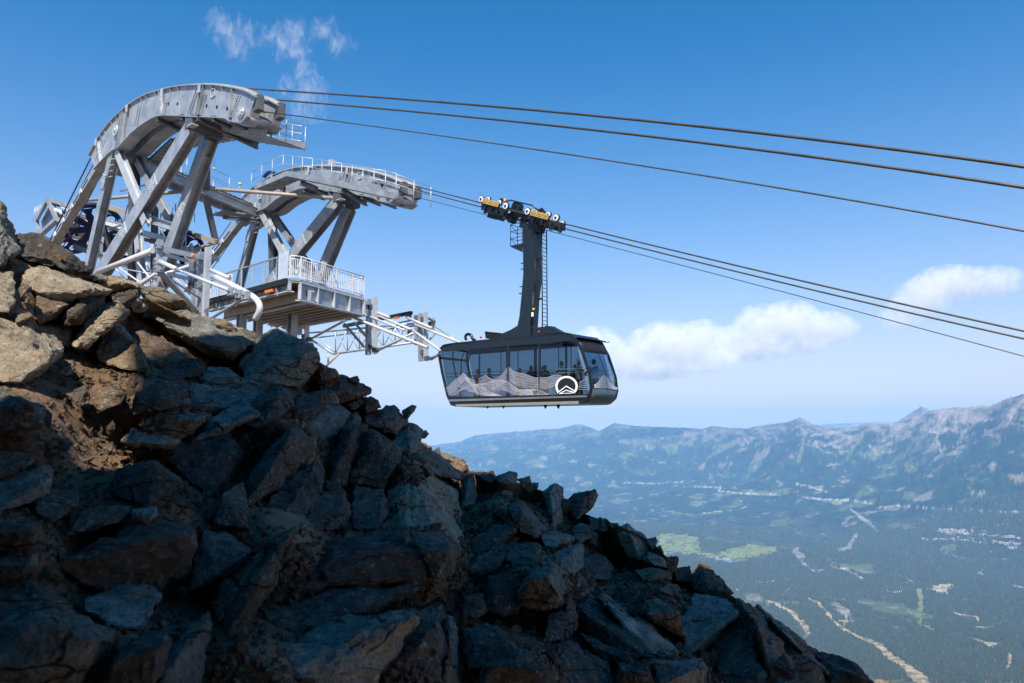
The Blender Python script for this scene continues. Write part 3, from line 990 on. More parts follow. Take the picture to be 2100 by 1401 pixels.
K([(270, 628), (283, 612), (300, 622), (305, 635), (290, 642), (272, 640)], None, 'g')
K([(285, 588), (330, 590), (376, 620), (400, 648), (350, 640), (300, 615)], None, 'g', t=.7, d=.3)
K([(148, 703), (175, 665), (208, 621), (242, 619), (274, 636), (240, 660), (212, 695), (175, 716), (150, 713)], [(185, 688), (222, 645), (262, 640)], 'w', "curved upright tan slab with a dark shadowed side, on brown soil", t=.7)
K([(198, 722), (205, 690), (213, 664), (235, 660), (262, 678), (279, 699), (300, 742), (309, 766), (245, 757), (205, 738)], [(243, 745), (262, 722), (279, 702)], 'w', "tan pyramid block, lit on its left face and black on its right", t=.8)
K([(250, 672), (252, 660), (265, 643), (285, 648), (322, 668), (403, 715), (440, 740), (410, 757), (335, 771), (302, 762), (288, 709)], [(300, 700), (288, 672)], 'r', None, t=.5, d=.25)
K([(280, 636), (295, 624), (332, 617), (362, 628), (403, 652), (496, 702), (523, 706), (470, 731), (419, 723), (335, 686), (300, 648)], [(330, 660), (400, 700), (470, 722)], 'g', "long grey slab sloping to the right along the crest, under the guide pipes", t=.55)
K([(386, 645), (436, 652), (476, 675), (522, 704), (496, 703), (419, 668)], None, 'w', d=.5, t=.8)
K([(430, 664), (440, 653), (458, 654), (474, 668), (484, 680), (455, 680)], None, 'w', "small rounded sunlit stone on the crest below the platform corner", d=.3)
K([(480, 690), (500, 676), (520, 680), (545, 700), (525, 708)], None, 'd', d=.3)
K([(-90, 648), (-30, 646), (50, 666), (127, 703), (130, 713), (91, 762), (34, 787), (0, 787), (-90, 770)], [(100, 742), (60, 768), (20, 776), (-30, 772)], 'w', "big smooth sunlit slab at the photo's left edge above the soil patch", t=.30, b=.9)
K([(-60, 790), (0, 800), (50, 808), (94, 836), (87, 872), (0, 890), (-60, 880)], None, 'd', t=.6)
K([(70, 672), (110, 664), (150, 670), (150, 690), (140, 712), (100, 694)], None, 'g', d=.2)
K([(117, 762), (133, 735), (146, 742), (160, 764), (135, 770)], None, 'w')
K([(36, 646), (60, 640), (74, 655), (55, 666), (30, 664)], None, 'w', d=.1)
K([(140, 640), (155, 632), (168, 645), (150, 668), (138, 660)], None, 'r', d=.2)
K([(150, 800), (175, 790), (184, 812), (165, 826), (150, 818)], None, 'd')
K([(185, 800), (230, 793), (262, 808), (250, 830), (205, 842), (180, 826)], None, 'r')
K([(322, 772), (362, 744), (409, 735), (424, 754), (403, 774), (352, 781)], None, 'd')
K([(405, 776), (429, 753), (470, 755), (494, 779), (450, 795), (430, 792)], [(440, 775), (470, 776)], 'g')
K([(268, 843), (278, 806), (322, 786), (379, 775), (387, 796), (369, 836), (322, 845)], [(330, 815), (300, 830)], 'd', t=.3)
K([(383, 835), (389, 786), (440, 780), (500, 777), (560, 789), (520, 822), (503, 835), (426, 850)], [(430, 820), (500, 815)], 'g', t=.25)
K([(560, 790), (586, 793), (607, 805), (600, 830), (575, 858), (530, 880), (500, 870), (503, 838)], [(545, 820), (570, 815)], 'd', t=.4)
K([(612, 810), (660, 800), (672, 830), (650, 860), (620, 862), (600, 845)], None, 'd', t=.5)
K([(557, 676), (569, 679), (620, 697), (643, 703), (653, 717), (654, 736), (649, 756), (611, 796), (586, 790), (557, 787), (500, 776), (490, 744), (529, 701)], [(540, 764), (586, 753), (626, 724), (505, 757)], 'g', "largest dark domed boulder on the crest, standing under the platform", t=.5, b=.8)
K([(652, 742), (671, 750), (694, 764), (697, 776), (660, 780)], None, 'g')
K([(652, 787), (668, 776), (700, 768), (711, 775), (743, 790), (762, 799), (761, 807), (746, 813), (709, 828), (697, 831), (671, 800)], [(690, 800), (720, 808)], 'r', "rust brown block with a pointed right end on the crest", t=.6)
K([(712, 776), (734, 770), (738, 780), (735, 786), (720, 784)], None, 'g')
K([(655, 790), (664, 793), (697, 829), (688, 834), (668, 812)], None, 'g', t=.9)
K([(743, 816), (760, 812), (775, 821), (782, 836), (769, 841), (751, 849)], None, 'r')
K([(711, 831), (743, 815), (753, 822), (737, 835), (720, 842)], None, 'g')
K([(823, 842), (846, 830), (854, 833), (851, 842), (835, 860), (826, 852)], [(840, 846)], 'g', "finger of grey rock pointing up from the crest left of the cabin", t=.7, r=.7)
K([(746, 852), (770, 842), (791, 833), (811, 832), (824, 847), (836, 864), (814, 894), (780, 880), (751, 870)], [(798, 878), (812, 856)], 'g', None, t=.6)
K([(860, 888), (874, 882), (880, 890), (872, 900), (860, 900)], None, 'g')
K([(803, 906), (818, 885), (834, 866), (851, 869), (867, 884), (864, 919), (840, 938), (823, 925)], [(835, 895)], 'g', None, t=.5)
K([(620, 867), (637, 833), (660, 820), (672, 813), (687, 827), (720, 847), (705, 867), (689, 893), (660, 908), (637, 888)], [(630, 872), (652, 874), (684, 892)], 'g', "pale rounded block with a small pit, in the middle of the slope", t=.6)
K([(691, 900), (706, 856), (734, 843), (742, 861), (737, 880), (700, 903)], [(722, 868)], 'g', t=.6)
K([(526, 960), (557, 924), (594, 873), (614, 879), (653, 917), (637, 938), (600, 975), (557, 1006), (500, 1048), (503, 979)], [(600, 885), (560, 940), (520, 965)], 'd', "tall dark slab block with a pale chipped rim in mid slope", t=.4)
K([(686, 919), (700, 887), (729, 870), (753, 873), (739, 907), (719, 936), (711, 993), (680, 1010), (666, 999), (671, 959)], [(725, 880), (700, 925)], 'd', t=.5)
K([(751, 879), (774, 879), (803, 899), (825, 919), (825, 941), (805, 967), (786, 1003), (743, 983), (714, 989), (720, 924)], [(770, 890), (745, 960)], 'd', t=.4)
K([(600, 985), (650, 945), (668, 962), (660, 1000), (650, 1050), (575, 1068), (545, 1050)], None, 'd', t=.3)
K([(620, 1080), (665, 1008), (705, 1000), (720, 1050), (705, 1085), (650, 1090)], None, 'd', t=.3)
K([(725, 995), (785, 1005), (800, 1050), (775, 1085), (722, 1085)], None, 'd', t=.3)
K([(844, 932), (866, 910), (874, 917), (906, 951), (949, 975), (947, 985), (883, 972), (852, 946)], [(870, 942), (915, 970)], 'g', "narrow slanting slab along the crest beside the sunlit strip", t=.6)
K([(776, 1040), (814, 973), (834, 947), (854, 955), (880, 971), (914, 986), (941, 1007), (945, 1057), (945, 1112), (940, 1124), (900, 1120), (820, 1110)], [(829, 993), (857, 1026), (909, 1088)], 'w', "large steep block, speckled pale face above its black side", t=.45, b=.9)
K([(946, 988), (957, 970), (969, 972), (978, 999), (975, 1030), (946, 1052)], [(960, 985)], 'g', t=.5)
K([(878, 928), (886, 925), (909, 929), (940, 945), (965, 963), (929, 962), (906, 949)], None, 'w', "sunlit golden ledge just beyond the shaded crest", d=1.5, t=.6)
K([(862, 905), (880, 918), (890, 932), (870, 928)], None, 'w', d=1.5)
K([(969, 968), (1003, 969), (1016, 979), (1009, 991), (983, 982)], None, 'd')
K([(1013, 980), (1043, 966), (1060, 971), (1062, 987), (1055, 995), (1025, 991)], [(1040, 980)], 'g', None, t=.6)
K([(1061, 983), (1087, 976), (1090, 990), (1073, 1001)], None, 'g')
K([(1070, 998), (1106, 988), (1102, 1006), (1086, 1011)], None, 'g')
K([(1112, 1009), (1136, 991), (1152, 1002), (1152, 1054), (1147, 1074), (1136, 1090), (1125, 1050)], [(1128, 1010), (1140, 1060)], 'g', "tall upright tombstone-like slab on the right part of the crest", t=.7)
K([(1166, 1026), (1178, 1014), (1201, 1012), (1222, 1004), (1226, 1016), (1217, 1040), (1183, 1068), (1170, 1050)], [(1200, 1022), (1185, 1045)], 'd', "leaning dark slab with a raised pointed tip on the crest", t=.6)
K([(1165, 1024), (1178, 1012), (1192, 1008), (1190, 1020), (1170, 1032)], None, 'g', d=.3)
K([(1152, 1022), (1166, 1024), (1172, 1040), (1153, 1044)], None, 'd')
K([(1040, 1040), (1058, 1023), (1073, 1027), (1092, 1054), (1123, 1086), (1101, 1102), (1067, 1093), (1055, 1063)], [(1070, 1050), (1095, 1080)], 'g', "pale torn-edged slab lying beside brown scree on the right slope", t=.3)
K([(965, 1110), (1010, 1079), (1070, 1068), (1054, 1106), (1006, 1122), (975, 1145)], [(1030, 1090)], 'd', t=.4)
K([(975, 1150), (1006, 1125), (1050, 1110), (1030, 1160), (985, 1180), (960, 1175)], None, 'd', t=.4)
K([(1104, 1092), (1134, 1090), (1178, 1100), (1178, 1110), (1134, 1123), (1117, 1119)], [(1125, 1104), (1160, 1108)], 'g', t=.7)
K([(1027, 1134), (1043, 1117), (1104, 1111), (1110, 1124), (1102, 1153), (1070, 1160), (1025, 1148)], [(1030, 1140), (1073, 1142), (1100, 1124)], 'g', "flat-topped block with a bright level top in the right slope", t=.8)
K([(1134, 1137), (1165, 1122), (1193, 1111), (1197, 1120), (1198, 1167), (1174, 1178), (1150, 1164)], [(1175, 1130), (1180, 1160)], 'g', None, t=.3)
K([(1195, 1145), (1217, 1133), (1241, 1142), (1258, 1161), (1252, 1188), (1201, 1190)], [(1205, 1155), (1238, 1158)], 'd', t=.6)
K([(1174, 1081), (1189, 1072), (1210, 1078), (1212, 1103), (1189, 1114), (1177, 1099)], None, 'g')
K([(1208, 1062), (1230, 1064), (1232, 1087), (1210, 1087)], None, 'r')
K([(1231, 1067), (1240, 1062), (1248, 1066), (1246, 1089), (1232, 1090)], None, 'g')
K([(1247, 1074), (1268, 1072), (1271, 1081), (1253, 1082)], None, 'g')
K([(1262, 1084), (1287, 1075), (1305, 1087), (1324, 1103), (1333, 1131), (1311, 1152), (1287, 1142), (1276, 1111)], [(1295, 1100), (1310, 1128)], 'w', "broad rounded boulder on the right crest with soil on its side", t=.5)
K([(1325, 1106), (1345, 1101), (1349, 1110), (1341, 1129), (1329, 1120)], None, 'g')
K([(1330, 1132), (1350, 1137), (1364, 1147), (1367, 1166), (1340, 1158), (1317, 1150)], None, 'g')
K([(1362, 1146), (1378, 1140), (1392, 1141), (1390, 1160), (1375, 1174), (1363, 1160)], None, 'd')
K([(1300, 1170), (1335, 1165), (1375, 1172), (1375, 1190), (1320, 1192)], None, 'r')
K([(1381, 1166), (1415, 1161), (1421, 1196), (1389, 1192)], None, 'd')
K([(1414, 1182), (1425, 1166), (1438, 1155), (1453, 1162), (1475, 1184), (1492, 1201), (1505, 1218), (1457, 1225), (1422, 1208)], [(1445, 1180), (1460, 1205)], 'r', "dark peaked rock rising from the right crest above the valley pond", t=.6)
K([(1396, 1268), (1410, 1240), (1423, 1219), (1457, 1219), (1522, 1247), (1518, 1258), (1491, 1292), (1450, 1329), (1411, 1344), (1398, 1331)], [(1480, 1285), (1510, 1262)], 'g', "wide pale block with ragged lichen edge near the right end of the slope", t=.35)
K([(1455, 1330), (1490, 1295), (1524, 1253), (1532, 1293), (1574, 1402), (1500, 1420), (1470, 1380)], None, 'd', t=.4)
K([(1505, 1222), (1533, 1240), (1571, 1270), (1625, 1350), (1650, 1415), (1590, 1415), (1562, 1350), (1533, 1293)], [(1550, 1275), (1600, 1370)], 'r', "long reddish brown slab running down to the bottom edge at right", t=.5)
K([(1549, 1240), (1571, 1251), (1625, 1289), (1678, 1350), (1700, 1382), (1648, 1356), (1587, 1293)], [(1600, 1290), (1650, 1340)], 'g', "thin grey slab leaning along the slope's far right edge", t=.5)
K([(1590, 1305), (1640, 1352), (1690, 1385), (1700, 1420), (1660, 1420), (1620, 1350)], None, 'd', d=.1)
K([(1665, 1338), (1690, 1340), (1724, 1350), (1766, 1373), (1792, 1405), (1700, 1420), (1680, 1380)], [(1720, 1375)], 'd', None, t=.5)
K([(1183, 1242), (1206, 1219), (1229, 1247), (1267, 1285), (1324, 1331), (1332, 1352), (1290, 1352), (1213, 1325), (1183, 1276)], [(1195, 1250), (1215, 1260), (1290, 1335)], 'd', "dark wedge with a thin pale rim, left of its twin slab", t=.6)
K([(1215, 1222), (1236, 1216), (1305, 1265), (1381, 1322), (1398, 1340), (1350, 1349), (1324, 1346), (1267, 1281)], [(1240, 1232), (1300, 1290), (1370, 1335)], 'g', "long blade-like slab with a light upper edge above brown scree", t=.7)
K([(1316, 1257), (1322, 1232), (1345, 1227), (1400, 1274), (1409, 1309), (1362, 1288)], None, 'r', t=.4)
K([(1061, 1219), (1075, 1192), (1088, 1175), (1130, 1151), (1146, 1163), (1157, 1198), (1153, 1240), (1110, 1253), (1061, 1245)], [(1085, 1192), (1125, 1180), (1140, 1210)], 'g', "dark square block with a grey chipped top, between two pale slabs", t=.6)
K([(1354, 1211), (1370, 1196), (1390, 1200), (1397, 1214), (1377, 1221)], None, 'r', "small pinkish stone lying on the brown scree", t=.8, d=-.1)
K([(1141, 1322), (1168, 1315), (1206, 1352), (1244, 1358), (1260, 1410), (1141, 1410)], [(1155, 1335), (1200, 1370)], 'd', t=.4)
K([(1343, 1360), (1390, 1352), (1438, 1350), (1451, 1371), (1440, 1410), (1350, 1410)], [(1390, 1375), (1430, 1372)], 'g', t=.5)
K([(1265, 1358), (1330, 1362), (1345, 1410), (1265, 1410)], None, 'd')
K([(1000, 1180), (1061, 1179), (1063, 1257), (1030, 1265), (998, 1250)], None, 'd', t=.4)
K([(1126, 1257), (1168, 1251), (1153, 1314), (1114, 1318)], None, 'd', t=.4)
K([(1215, 1330), (1290, 1352), (1300, 1360), (1240, 1356), (1190, 1300)], None, 'd')
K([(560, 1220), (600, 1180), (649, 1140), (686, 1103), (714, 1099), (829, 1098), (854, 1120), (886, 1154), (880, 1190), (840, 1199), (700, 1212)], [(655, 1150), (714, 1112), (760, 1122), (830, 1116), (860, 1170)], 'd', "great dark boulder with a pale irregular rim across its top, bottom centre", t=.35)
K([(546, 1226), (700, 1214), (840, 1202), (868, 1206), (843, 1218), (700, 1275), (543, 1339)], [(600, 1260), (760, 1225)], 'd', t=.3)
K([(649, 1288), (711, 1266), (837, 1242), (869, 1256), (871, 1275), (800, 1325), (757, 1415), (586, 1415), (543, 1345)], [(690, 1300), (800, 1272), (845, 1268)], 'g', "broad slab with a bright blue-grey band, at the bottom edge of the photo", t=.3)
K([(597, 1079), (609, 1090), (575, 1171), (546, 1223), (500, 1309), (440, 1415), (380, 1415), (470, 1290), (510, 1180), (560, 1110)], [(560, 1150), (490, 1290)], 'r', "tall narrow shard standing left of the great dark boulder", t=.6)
K([(883, 1236), (909, 1236), (915, 1266), (910, 1415), (771, 1415), (814, 1325)], None, 'd', t=.35)
K([(915, 1257), (929, 1265), (938, 1314), (941, 1415), (911, 1415)], [(922, 1300)], 'g', t=.6)
K([(840, 1088), (909, 1091), (943, 1117), (930, 1180), (890, 1192), (860, 1130)], None, 'd', t=.4)
K([(955, 1225), (990, 1215), (1000, 1255), (975, 1270), (950, 1255)], None, 'r')
K([(416, 1088), (463, 1091), (518, 1126), (506, 1151), (450, 1194), (386, 1214), (403, 1164)], [(430, 1150), (490, 1150)], 'g', "pale chunky block sitting alone in the dark left part of the slope", t=.45)
K([(244, 904), (274, 881), (334, 893), (375, 907), (334, 921), (274, 917)], [(270, 905), (330, 912)], 'g', t=.5)
K([(278, 878), (317, 843), (433, 846), (435, 855), (368, 903)], [(300, 880), (400, 862)], 'g', "flat rhombus slab with a straight crack along its upper side", t=.3)
K([(395, 905), (430, 862), (470, 840), (506, 817), (530, 850), (471, 888), (430, 905)], [(450, 870)], 'g', t=.4)
K([(219, 1015), (240, 963), (321, 945), (383, 993), (300, 1042)], [(250, 975), (321, 952), (370, 992)], 'd', t=.35)
K([(334, 943), (343, 911), (400, 900), (471, 886), (500, 930), (484, 972), (437, 1016), (385, 985)], None, 'd', t=.3)
K([(440, 1040), (500, 985), (510, 1050), (500, 1085), (440, 1075)], None, 'd')
K([(137, 1098), (201, 1038), (270, 1038), (258, 1058), (150, 1098)], None, 'r', t=.6)
K([(270, 1045), (320, 1040), (326, 1055), (300, 1074), (272, 1066)], None, 'g')
K([(171, 1230), (257, 1193), (308, 1195), (332, 1216), (296, 1290), (240, 1286), (171, 1252)], [(180, 1240), (245, 1272), (300, 1270)], 'g', "six-sided grey slab low in the dark left corner", t=.4)
K([(69, 1254), (141, 1257), (244, 1297), (240, 1312), (160, 1415), (-60, 1415), (-60, 1300)], [(60, 1275), (200, 1305)], 'g', None, t=.25)
K([(107, 1158), (171, 1117), (274, 1073), (386, 1073), (405, 1091), (396, 1177), (334, 1209), (171, 1205)], [(280, 1090), (380, 1100), (200, 1140)], 'r', "wide dark brown slab left of the pale chunky block", t=.25)
K([(-40, 920), (0, 924), (73, 936), (79, 942), (0, 984), (-40, 990)], None, 'r', t=.5)
K([(-30, 1000), (40, 968), (86, 954), (111, 964), (103, 1014), (0, 1050), (-30, 1060)], None, 'g', t=.4)
K([(69, 1010), (110, 1004), (159, 1006), (163, 1040), (107, 1072), (77, 1055)], None, 'd', t=.5)
K([(-30, 1143), (30, 1136), (73, 1134), (79, 1164), (26, 1188), (-30, 1195)], None, 'g', t=.4)
K([(-40, 1060), (60, 1070), (110, 1105), (60, 1130), (-40, 1135)], None, 'r', t=.3)
K([(-50, 1200), (60, 1195), (110, 1215), (150, 1250), (60, 1250), (-50, 1290)], None, 'd', t=.3)
K([(317, 1415), (350, 1340), (385, 1290), (428, 1253), (434, 1271), (412, 1415)], [(380, 1330)], 'g', "light pointed shard leaning at the bottom edge, left of centre", t=.5)
K([(210, 1400), (250, 1320), (340, 1290), (360, 1310), (310, 1415), (210, 1420)], None, 'd', t=.3)
K([(436, 1200), (500, 1165), (540, 1130), (545, 1165), (490, 1240), (450, 1280), (430, 1240)], None, 'r', t=.3)
K([(950, 1290), (1010, 1280), (1060, 1310), (1050, 1370), (960, 1370)], None, 'd', t=.3)
K([(985, 1370), (1070, 1330), (1130, 1380), (1130, 1420), (980, 1420)], None, 'd', t=.3)
K([(1165, 1215), (1180, 1245), (1185, 1290), (1160, 1310), (1150, 1260)], None, 'd')
K([(1600, 1395), (1640, 1405), (1650, 1430), (1560, 1430)], None, 'd')
K([(1785, 1398), (1800, 1392), (1850, 1412), (1880, 1430), (1800, 1430)], None, 'w', "sunlit tan rock peeping in at the bottom edge beyond the shade", d=3.0)

def big_rocks():
    for i, (o, rd, tone, kw, label) in enumerate(R):
        bm, c, mat = traced_rock(i, (o, rd, tone, kw))
        if label:
            ob = obj("boulder", bm, mat)
            ob.location = c
            tag(ob, label, "boulder")
        else:
            ob = obj("rock", bm, mat)
            ob.location = c
            ob.parent = hillside
big_rocks()

def small_rocks():
    """loose stones between the big blocks: shared shapes, each its own piece of the hillside"""
    g = random.Random(44)
    protos = []
    for k in range(9):
        pts = [Vector((g.gauss(0, 1), g.gauss(0, .8), g.gauss(0, .5))).normalized() * g.uniform(.35, .55) for _ in range(11)]
        bm = rough_hull(pts, 1.0, 60 + k, 1.0, edge=.16)
        me = bpy.data.meshes.new("rock"); bm.to_mesh(me); bm.free()
        protos.append(me)
    mats = [M['rock'], M['rock_warm'], M['rock_dark'], M['rock_red']]
    pm = []
    for me in protos:
        for mt in mats:
            q = me.copy(); q.materials.clear(); q.materials.append(mt); pm.append(q)
    n = 0
    while n < 150:
        px = g.uniform(-60, 1790)
        cy = float(np.interp(px, _cx, _cy))
        py = cy + (1420 - cy) * g.random() ** 1.1
        if py > 1430 or (80 < px < 335 and 680 < py < 835): continue
        d = float(slope_depth(px, py))
        s = (13 + 34 * g.random() ** 1.6) / F * d
        o = bpy.data.objects.new("rock", g.choice(pm))
        o.location = at(px, py, d * 1.03)
        o.rotation_euler = (g.uniform(0, 6.3), g.uniform(0, 6.3), g.uniform(0, 6.3))
        o.scale = (s * g.uniform(.9, 1.6), s * g.uniform(.7, 1.2), s)
        o.parent = hillside
        sc.collection.objects.link(o)
        n += 1
    # gravel: too small to pick apart
    verts, faces = [], []
    shards = []
    for k in range(6):
        bm = BM()
        for _ in range(8):
            bm.verts.new(Vector((g.gauss(0, 1), g.gauss(0, .8), g.gauss(0, .45))).normalized() * g.uniform(.35, .55))
        r = bmesh.ops.convex_hull(bm, input=bm.verts[:])
        bm.verts.ensure_lookup_table()
        bm.verts.index_update()
        shards.append(([v.co.copy() for v in bm.verts], [[v.index for v in f.verts] for f in bm.faces]))
        bm.free()
    xs, ys, ss = [], [], []
    for _ in range(30000):
        px = g.uniform(-80, 1830)
        cy = float(np.interp(px, _cx, _cy))
        xs.append(px); ys.append(cy + 3 + (1420 - cy) * g.random() ** 1.05); ss.append(2.2 + 15 * g.random() ** 4.5)
    ds = slope_depth(np.array(xs), np.array(ys))
    for px, py, s_, d in zip(xs, ys, ss, ds):
        s = s_ / F * d
        c = at(px, py, d * 1.075)
        rot = Matrix.Rotation(g.uniform(0, 6.3), 3, Vector((g.gauss(0, 1), g.gauss(0, 1), g.gauss(0, 1))).normalized())
        vs, fs = shards[g.randrange(6)]
        b0 = len(verts)
        verts.extend([c + (rot @ v) * s * 2 for v in vs])
        faces.extend([[b0 + i for i in f] for f in fs])
    me = bpy.data.meshes.new("gravel")
    me.from_pydata(verts, [], faces)
    me.update()
    o = obj("gravel", me, M['rock_red'])
    tag(o, "brown gravel and small shards strewn over the soil of the near slope", "gravel", kind="stuff")
small_rocks()

# unseen rock added behind the camera, outline shaped to shade the near slope
def shade_blocker():
    H = Vector((math.sin(SUN_AZ), math.cos(SUN_AZ), 0))
    L = Vector((-H.y, H.x, 0))
    C = 2.6
    k = math.tan(SUN_EL)
    sil = [(-14, -9), (-14, 1.6), (-8, 2.0), (-4.2, 2.4), (-3.0, 2.7), (-2.55, 3.0), (-2.42, 3.9), (-2.46, 4.5), (-2.52, 5.1), (-2.75, 5.5), (-3.0, 6.1), (-3.2, 6.6), (-3.38, 7.2), (-3.34, 7.9),
           (-3.05, 8.35), (-2.8, 8.75), (-2.2, 8.9), (-1.5, 9.2), (-.6, 9.5), (.2, 9.6), (.6, 9.2), (.75, 8.3), (1.1, 7.9), (1.5, 7.2), (1.8, 6.3), (2.3, 5.8), (2.7, 5.2), (3.1, 3.4), (4.2, 0.5), (5.0, -9)]
    P = resample(sil, 120)
    g = random.Random(9)
    bm = BM()
    pts = []
    for s_, h_ in P:
        s_ += mnoise.noise(Vector((s_ * 2.1, h_ * 2.1, 1))) * .12
        h_ += mnoise.noise(Vector((s_ * 2.1, h_ * 2.1, 7))) * .12
        pts.append(L * s_ + H * C + UP * (h_ + C * k))
    prism(bm, pts, H * 2.4 + UP * (2.4 * k))
    bmesh.ops.recalc_face_normals(bm, faces=bm.faces)
    bmesh.ops.triangulate(bm, faces=bm.faces[:])
    for _ in range(4):
        lg = [e for e in bm.edges if e.calc_length() > .7]
        bmesh.ops.subdivide_edges(bm, edges=lg, cuts=1)
        bmesh.ops.triangulate(bm, faces=[f for f in bm.faces if len(f.verts) > 3])
    bm.normal_update()
    for v in bm.verts:
        if abs(v.normal.dot(H)) > .6:
            v.co += H * (mnoise.fractal(v.co * .7, .9, 2, 4) * .10)
    o = obj("shade_blocker_rock", bm, M['rock_dark'])
    tag(o, kind="structure")
shade_blocker()
# ------------------------------------------------------------------ the steel towers
TOP = [(524, 199), (503, 188), (467, 180), (429, 176), (390, 177), (360, 180), (334, 186), (301, 196), (268, 215.5), (249, 232), (231.5, 248), (206, 281), (185, 320)]
BOT = [(516, 221), (512, 238), (500, 251), (477, 250), (465, 242), (430, 240), (391, 239), (359, 237), (337, 236), (318, 240.5), (293, 256), (272, 273), (247, 301), (228, 312), (195, 347)]
V0, GAUGE = 10.8, 1.1

def girder(tower, T, v, front):
    """one curved box girder of a rope saddle"""
    n = 44
    cut = 2
    top = [lane(x, y, V0) for x, y in smooth_curve(TOP, n)]
    bot = [lane(x, y, V0) for x, y in resample(BOT, n)]
    off = N * (v - V0) + T
    top = [p + off for p in top]; bot = [p + off for p in bot]
    bm = BM()
    strip(bm, top, bot, -N * .05)
    strip(bm, [p - N * .40 for p in top], [p - N * .40 for p in bot], -N * .05)
    # flanges, proud of both webs
    for line, s in ((top, 1), (bot[2:], -1)):
        a = [p + N * .13 for p in line]
        strip(bm, a, [p + UP * (.055 * s) for p in a], -N * .71)
    # closing plate at the rounded nose
    strip(bm, [p - N * .052 for p in bot[:4]], [p - N * .052 + D * .03 for p in bot[:4]], -N * .345)
    bmesh.ops.recalc_face_normals(bm, faces=bm.faces)
    g = obj("saddle_girder", bm, M['galv'], tower)
    # rope groove with its yellow liner on top
    bm = BM()
    a = [p - N * .10 + UP * .058 for p in top]
    strip(bm, a, [p + UP * .10 for p in a], -N * .25)
    obj("rope_groove", bm, M['galv_light'], g)
    bm = BM()
    a = [p - N * .15 + UP * .160 for p in top[:-6]]
    strip(bm, a, [p + UP * .035 for p in a], -N * .15)
    obj("groove_liner", bm, M['brass'], g)
    def on(fx, side=0):
        k = fx * (n - 1); i = min(int(k), n - 2); t_ = k - i
        L_ = top if side == 0 else bot
        return L_[i].lerp(L_[i + 1], t_)
    def near_x(px, line):
        best = min(range(len(line)), key=lambda i: abs(px - project(np.array([(line[i] - off)[:]]))[0][0]))
        return line[best]
    # full height stiffeners
    for px_t, px_b in ((482, 470), (416, 404), (333, 329), (268, 255), (250, 243), (202, 209)):
        p, q = near_x(px_t, top), near_x(px_b, bot)
        b = BM(); bar(b, p + N * .06 - UP * .01, q + N * .06 + UP * .01, .05, .118, N)
        if px_t in (416, 250): bar(b, p + N * .06 + D * .26 - UP * .01, q + N * .06 + D * .26 + UP * .01, .05, .118, N)
        obj("stiffener", b, M['galv'], g)
    # small hanging cleats and brackets
    for px_t in (456, 440, 370, 350, 319, 303, 290, 240, 228, 219, 211):
        p = near_x(px_t, top)
        b = BM()
        prism(b, [p + N * .125, p + N * .004, p + N * .004 - UP * .42], D * .035)
        bmesh.ops.recalc_face_normals(b, faces=b.faces)
        obj("cleat", b, M['galv'], g)
    for px_t in (416, 334, 268, 201):
        p = near_x(px_t, top)
        b = BM(); bar(b, p + N * .16 + UP * .02, p + N * .16 - UP * .42, .22, .04, N)
        obj("bracket", b, M['galv_light'], g)
    if front:
        for x, y in ((328, 213), (345.5, 213), (364, 213), (423.8, 217.3), (445, 219.7), (466, 223), (488, 228)):
            b = BM(); disc(b, lane(x, y, V0) + off + N * .006, N, .095, .008, 14)
            obj("hole", b, M['dark'], g)
        b = BM()
        for (x0, y0, x1, y1, m_) in ((284, 218, 277, 258, 12), (403, 184, 386, 234, 15), (211, 290, 196, 328, 11), (419, 196, 408, 236, 10), (489, 198, 474, 238, 9), (338, 212, 333, 234, 6)):
            for c_ in (0, 6):
                for k in range(m_):
                    f = k / (m_ - 1)
                    p = lane(x0 + (x1 - x0) * f + c_ * .8, y0 + (y1 - y0) * f, V0) + off
                    tube(b, [p + N * .0, p + N * .03], .032, 6)
        o = obj("bolt", b, M['galv_dark'], g); o["kind"] = "stuff"
        b = BM(); c = lane(497, 232, V0) + off
        disc(b, c + N * .06, N, .24, .10, 22); disc(b, c + N * .13, N, .16, .06, 18)
        for k in range(8):
            a_ = k * math.pi / 4
            disc(b, c + N * .13 + D * .2 * math.cos(a_) + UP * .2 * math.sin(a_), N, .025, .06, 6)
        obj("pin_plate", b, M['galv_light'], g)
        # inspection hatch and roller near the crown
        b = BM(); c = lane(438, 191, V0) + off
        for s_ in (-1, 1):
            bar(b, c + D * .2 * s_ + N * .03 - UP * .2, c + D * .2 * s_ + N * .03 + UP * .2, .05, .05, N)
            bar(b, c + UP * .2 * s_ + N * .03 - D * .17, c + UP * .2 * s_ + N * .03 + D * .17, .05, .05, N)
        obj("hatch_frame", b, M['galv_light'], g)
        b = BM(); disc(b, lane(241, 269, V0) + off + N * .1, N, .33, .12, 20)
        disc(b, lane(241, 269, V0) + off + N * .18, N, .12, .06, 12)
        obj("roller", b, M['galv_light'], g)
        b = BM(); p = lane(256, 271, V0) + off; bar(b, p - UP * .35 + N * .006, p + UP * .35 + N * .006, .22, .008, N)
        obj("slot", b, M['dark'], g)
    # rope guard block at the nose
    b = BM(); p = lane(519, 208, V0) + off - N * .22
    bar(b, p - UP * .42 + D * .12, p + UP * .30 + D * .06, .42, .30, N)
    obj("nose_block", b, M['galv_dark'], g)
    return g

def member(tower, T, name, q0, q1, w, h, kind='I', mat='galv', up=N, t=.035):
    p0 = lane(*q0) + T; p1 = lane(*q1) + T
    b = BM()
    if kind == 'I': ibeam(b, p0, p1, w, h, t, up)
    elif kind == 'tube': tube(b, [p0, p1], w / 2, 12)
    else: bar(b, p0, p1, w, h, up)
    return obj(name, b, M[mat], tower)

